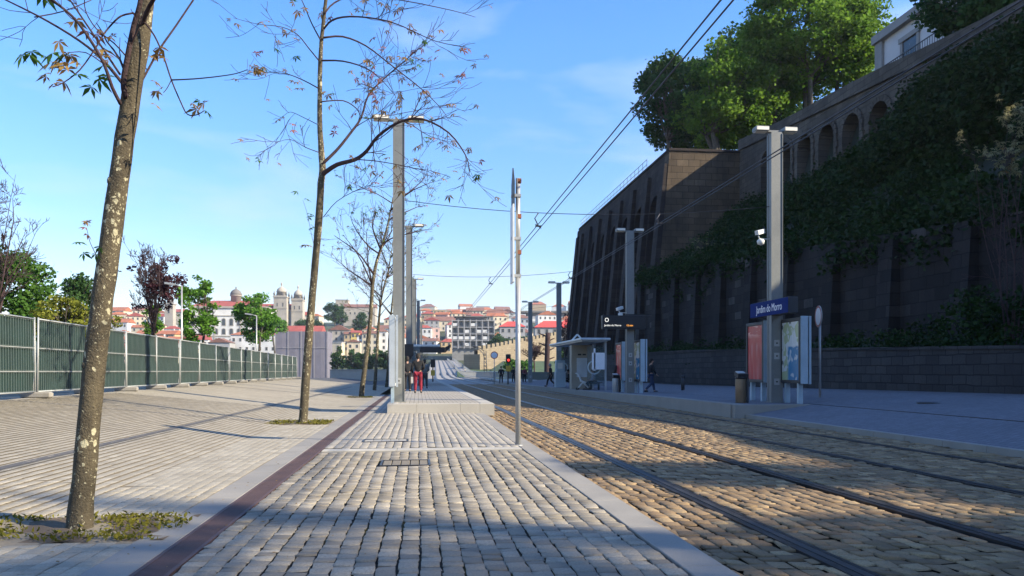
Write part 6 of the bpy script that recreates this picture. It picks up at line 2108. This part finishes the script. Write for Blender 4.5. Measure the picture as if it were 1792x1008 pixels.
person(P(964, HZ, 57.5), .18, 'grey-haired person in dark clothes walking left of the right shelter', R(68), (.014, .014, .018), (.014, .014, .018), hair=(.3, .3, .3), h=1.66, pose='walk', seed=5)
person(P(985, HZ, 57), .18, 'person with a pale top standing behind the seated one at the shelter end', R(20), (.20, .26, .30), (.03, .03, .04), h=1.64, seed=6)
bx = 9.45 + 1.18
person(Vector((bx - .05, 55.3, 0)), zs - .03, 'person in black sitting at the bench end nearest the pale ticket machine', R(82), (.012, .012, .014), (.012, .012, .014), h=1.68, pose='sit', seed=7)
person(Vector((bx - .05, 47.3, 0)), zs - .03, 'person in a grey top sitting behind the glass of the right shelter', R(90), (.26, .28, .31), (.02, .022, .03), h=1.7, pose='sit', seed=8)
person(P(1083, HZ, 42), .22, 'person in dark coat standing behind the litter bin near the departure board', R(15), (.03, .022, .022), (.014, .014, .018), h=1.68, seed=9)
person(P(877, HZ, 79), .1, 'lone dark figure standing left of the red traffic light', R(170), DK, DK, h=1.7, seed=10)
for i, (px, D, lab, c) in enumerate(((899, 84, 'dark figure nearest the red traffic light in the far group', DK), (912, 86, 'figure in the middle of the far group, behind the thin sign pole', (.03, .025, .03)), (918, 83, 'figure with a reddish jacket in the far group', (.16, .03, .04)))):
    person(P(px, HZ, D), .1, lab, R(160 + 20 * i), c, DK, h=1.68, seed=11 + i)
person(Vector((BRX(230) + 5.8, 230, 0)), BRZ(230) + .12, 'tiny person in pale top walking on the bridge footway', R(180), (.4, .38, .36), (.05, .05, .08), pose='walk', seed=20)
# folded pushchair by the cabinet
b = P(1021, HZ, 47.5); o = empty('pushchair', (b.x, b.y, zs), 'white pushchair standing in front of the beige cabinet', 'pushchair', None, R(70))
m = MB()
for sx in (-.22, .22):
    m.tube([(sx, -.35, .08), (sx, .1, .55), (sx, .35, .98), (sx, .45, 1.0)], .022, 6); m.tube([(sx, .35, .08), (sx, .0, .5)], .022, 6)
m.tube([(-.22, .45, 1.0), (.22, .45, 1.0)], .022, 6); m.build('frame', M['whitepaint'], o)
m = MB(); m.obox((0, .02, .5), (1, 0, 0), Vector((0, 1, .3)).normalized(), Vector((0, -.3, 1)).normalized(), .19, .18, .03); m.obox((0, .2, .72), (1, 0, 0), Vector((0, .4, 1)).normalized(), Vector((0, -1, .4)).normalized(), .19, .24, .03); m.build('seat', M['whitepaint'], o)
for sx in (-.22, .22):
    for sy in (-.35, .35):
        m = MB(); m.tube([(sx - .02, sy, .08), (sx + .02, sy, .08)], .08, 12); m.build('wheel', M['black'], o)


# ------------------------------------------------------------------ thin morning haze
hm_ = bpy.data.materials.new('thin_haze'); hm_.use_nodes = True
_t = hm_.node_tree; _t.nodes.remove(_t.nodes['Principled BSDF'])
_v = _t.nodes.new('ShaderNodeVolumePrincipled')
_v.inputs['Color'].default_value = (.80, .88, 1.0, 1)
_v.inputs['Density'].default_value = .00014
_v.inputs['Anisotropy'].default_value = .3
_t.links.new(_v.outputs[0], _t.nodes['Material Output'].inputs['Volume'])
m = MB(); m.box(-3600, 3600, -420, 9100, -60, 160)
tag(m.build('haze', hm_), kind='stuff')
S.cycles.volume_bounces = 0
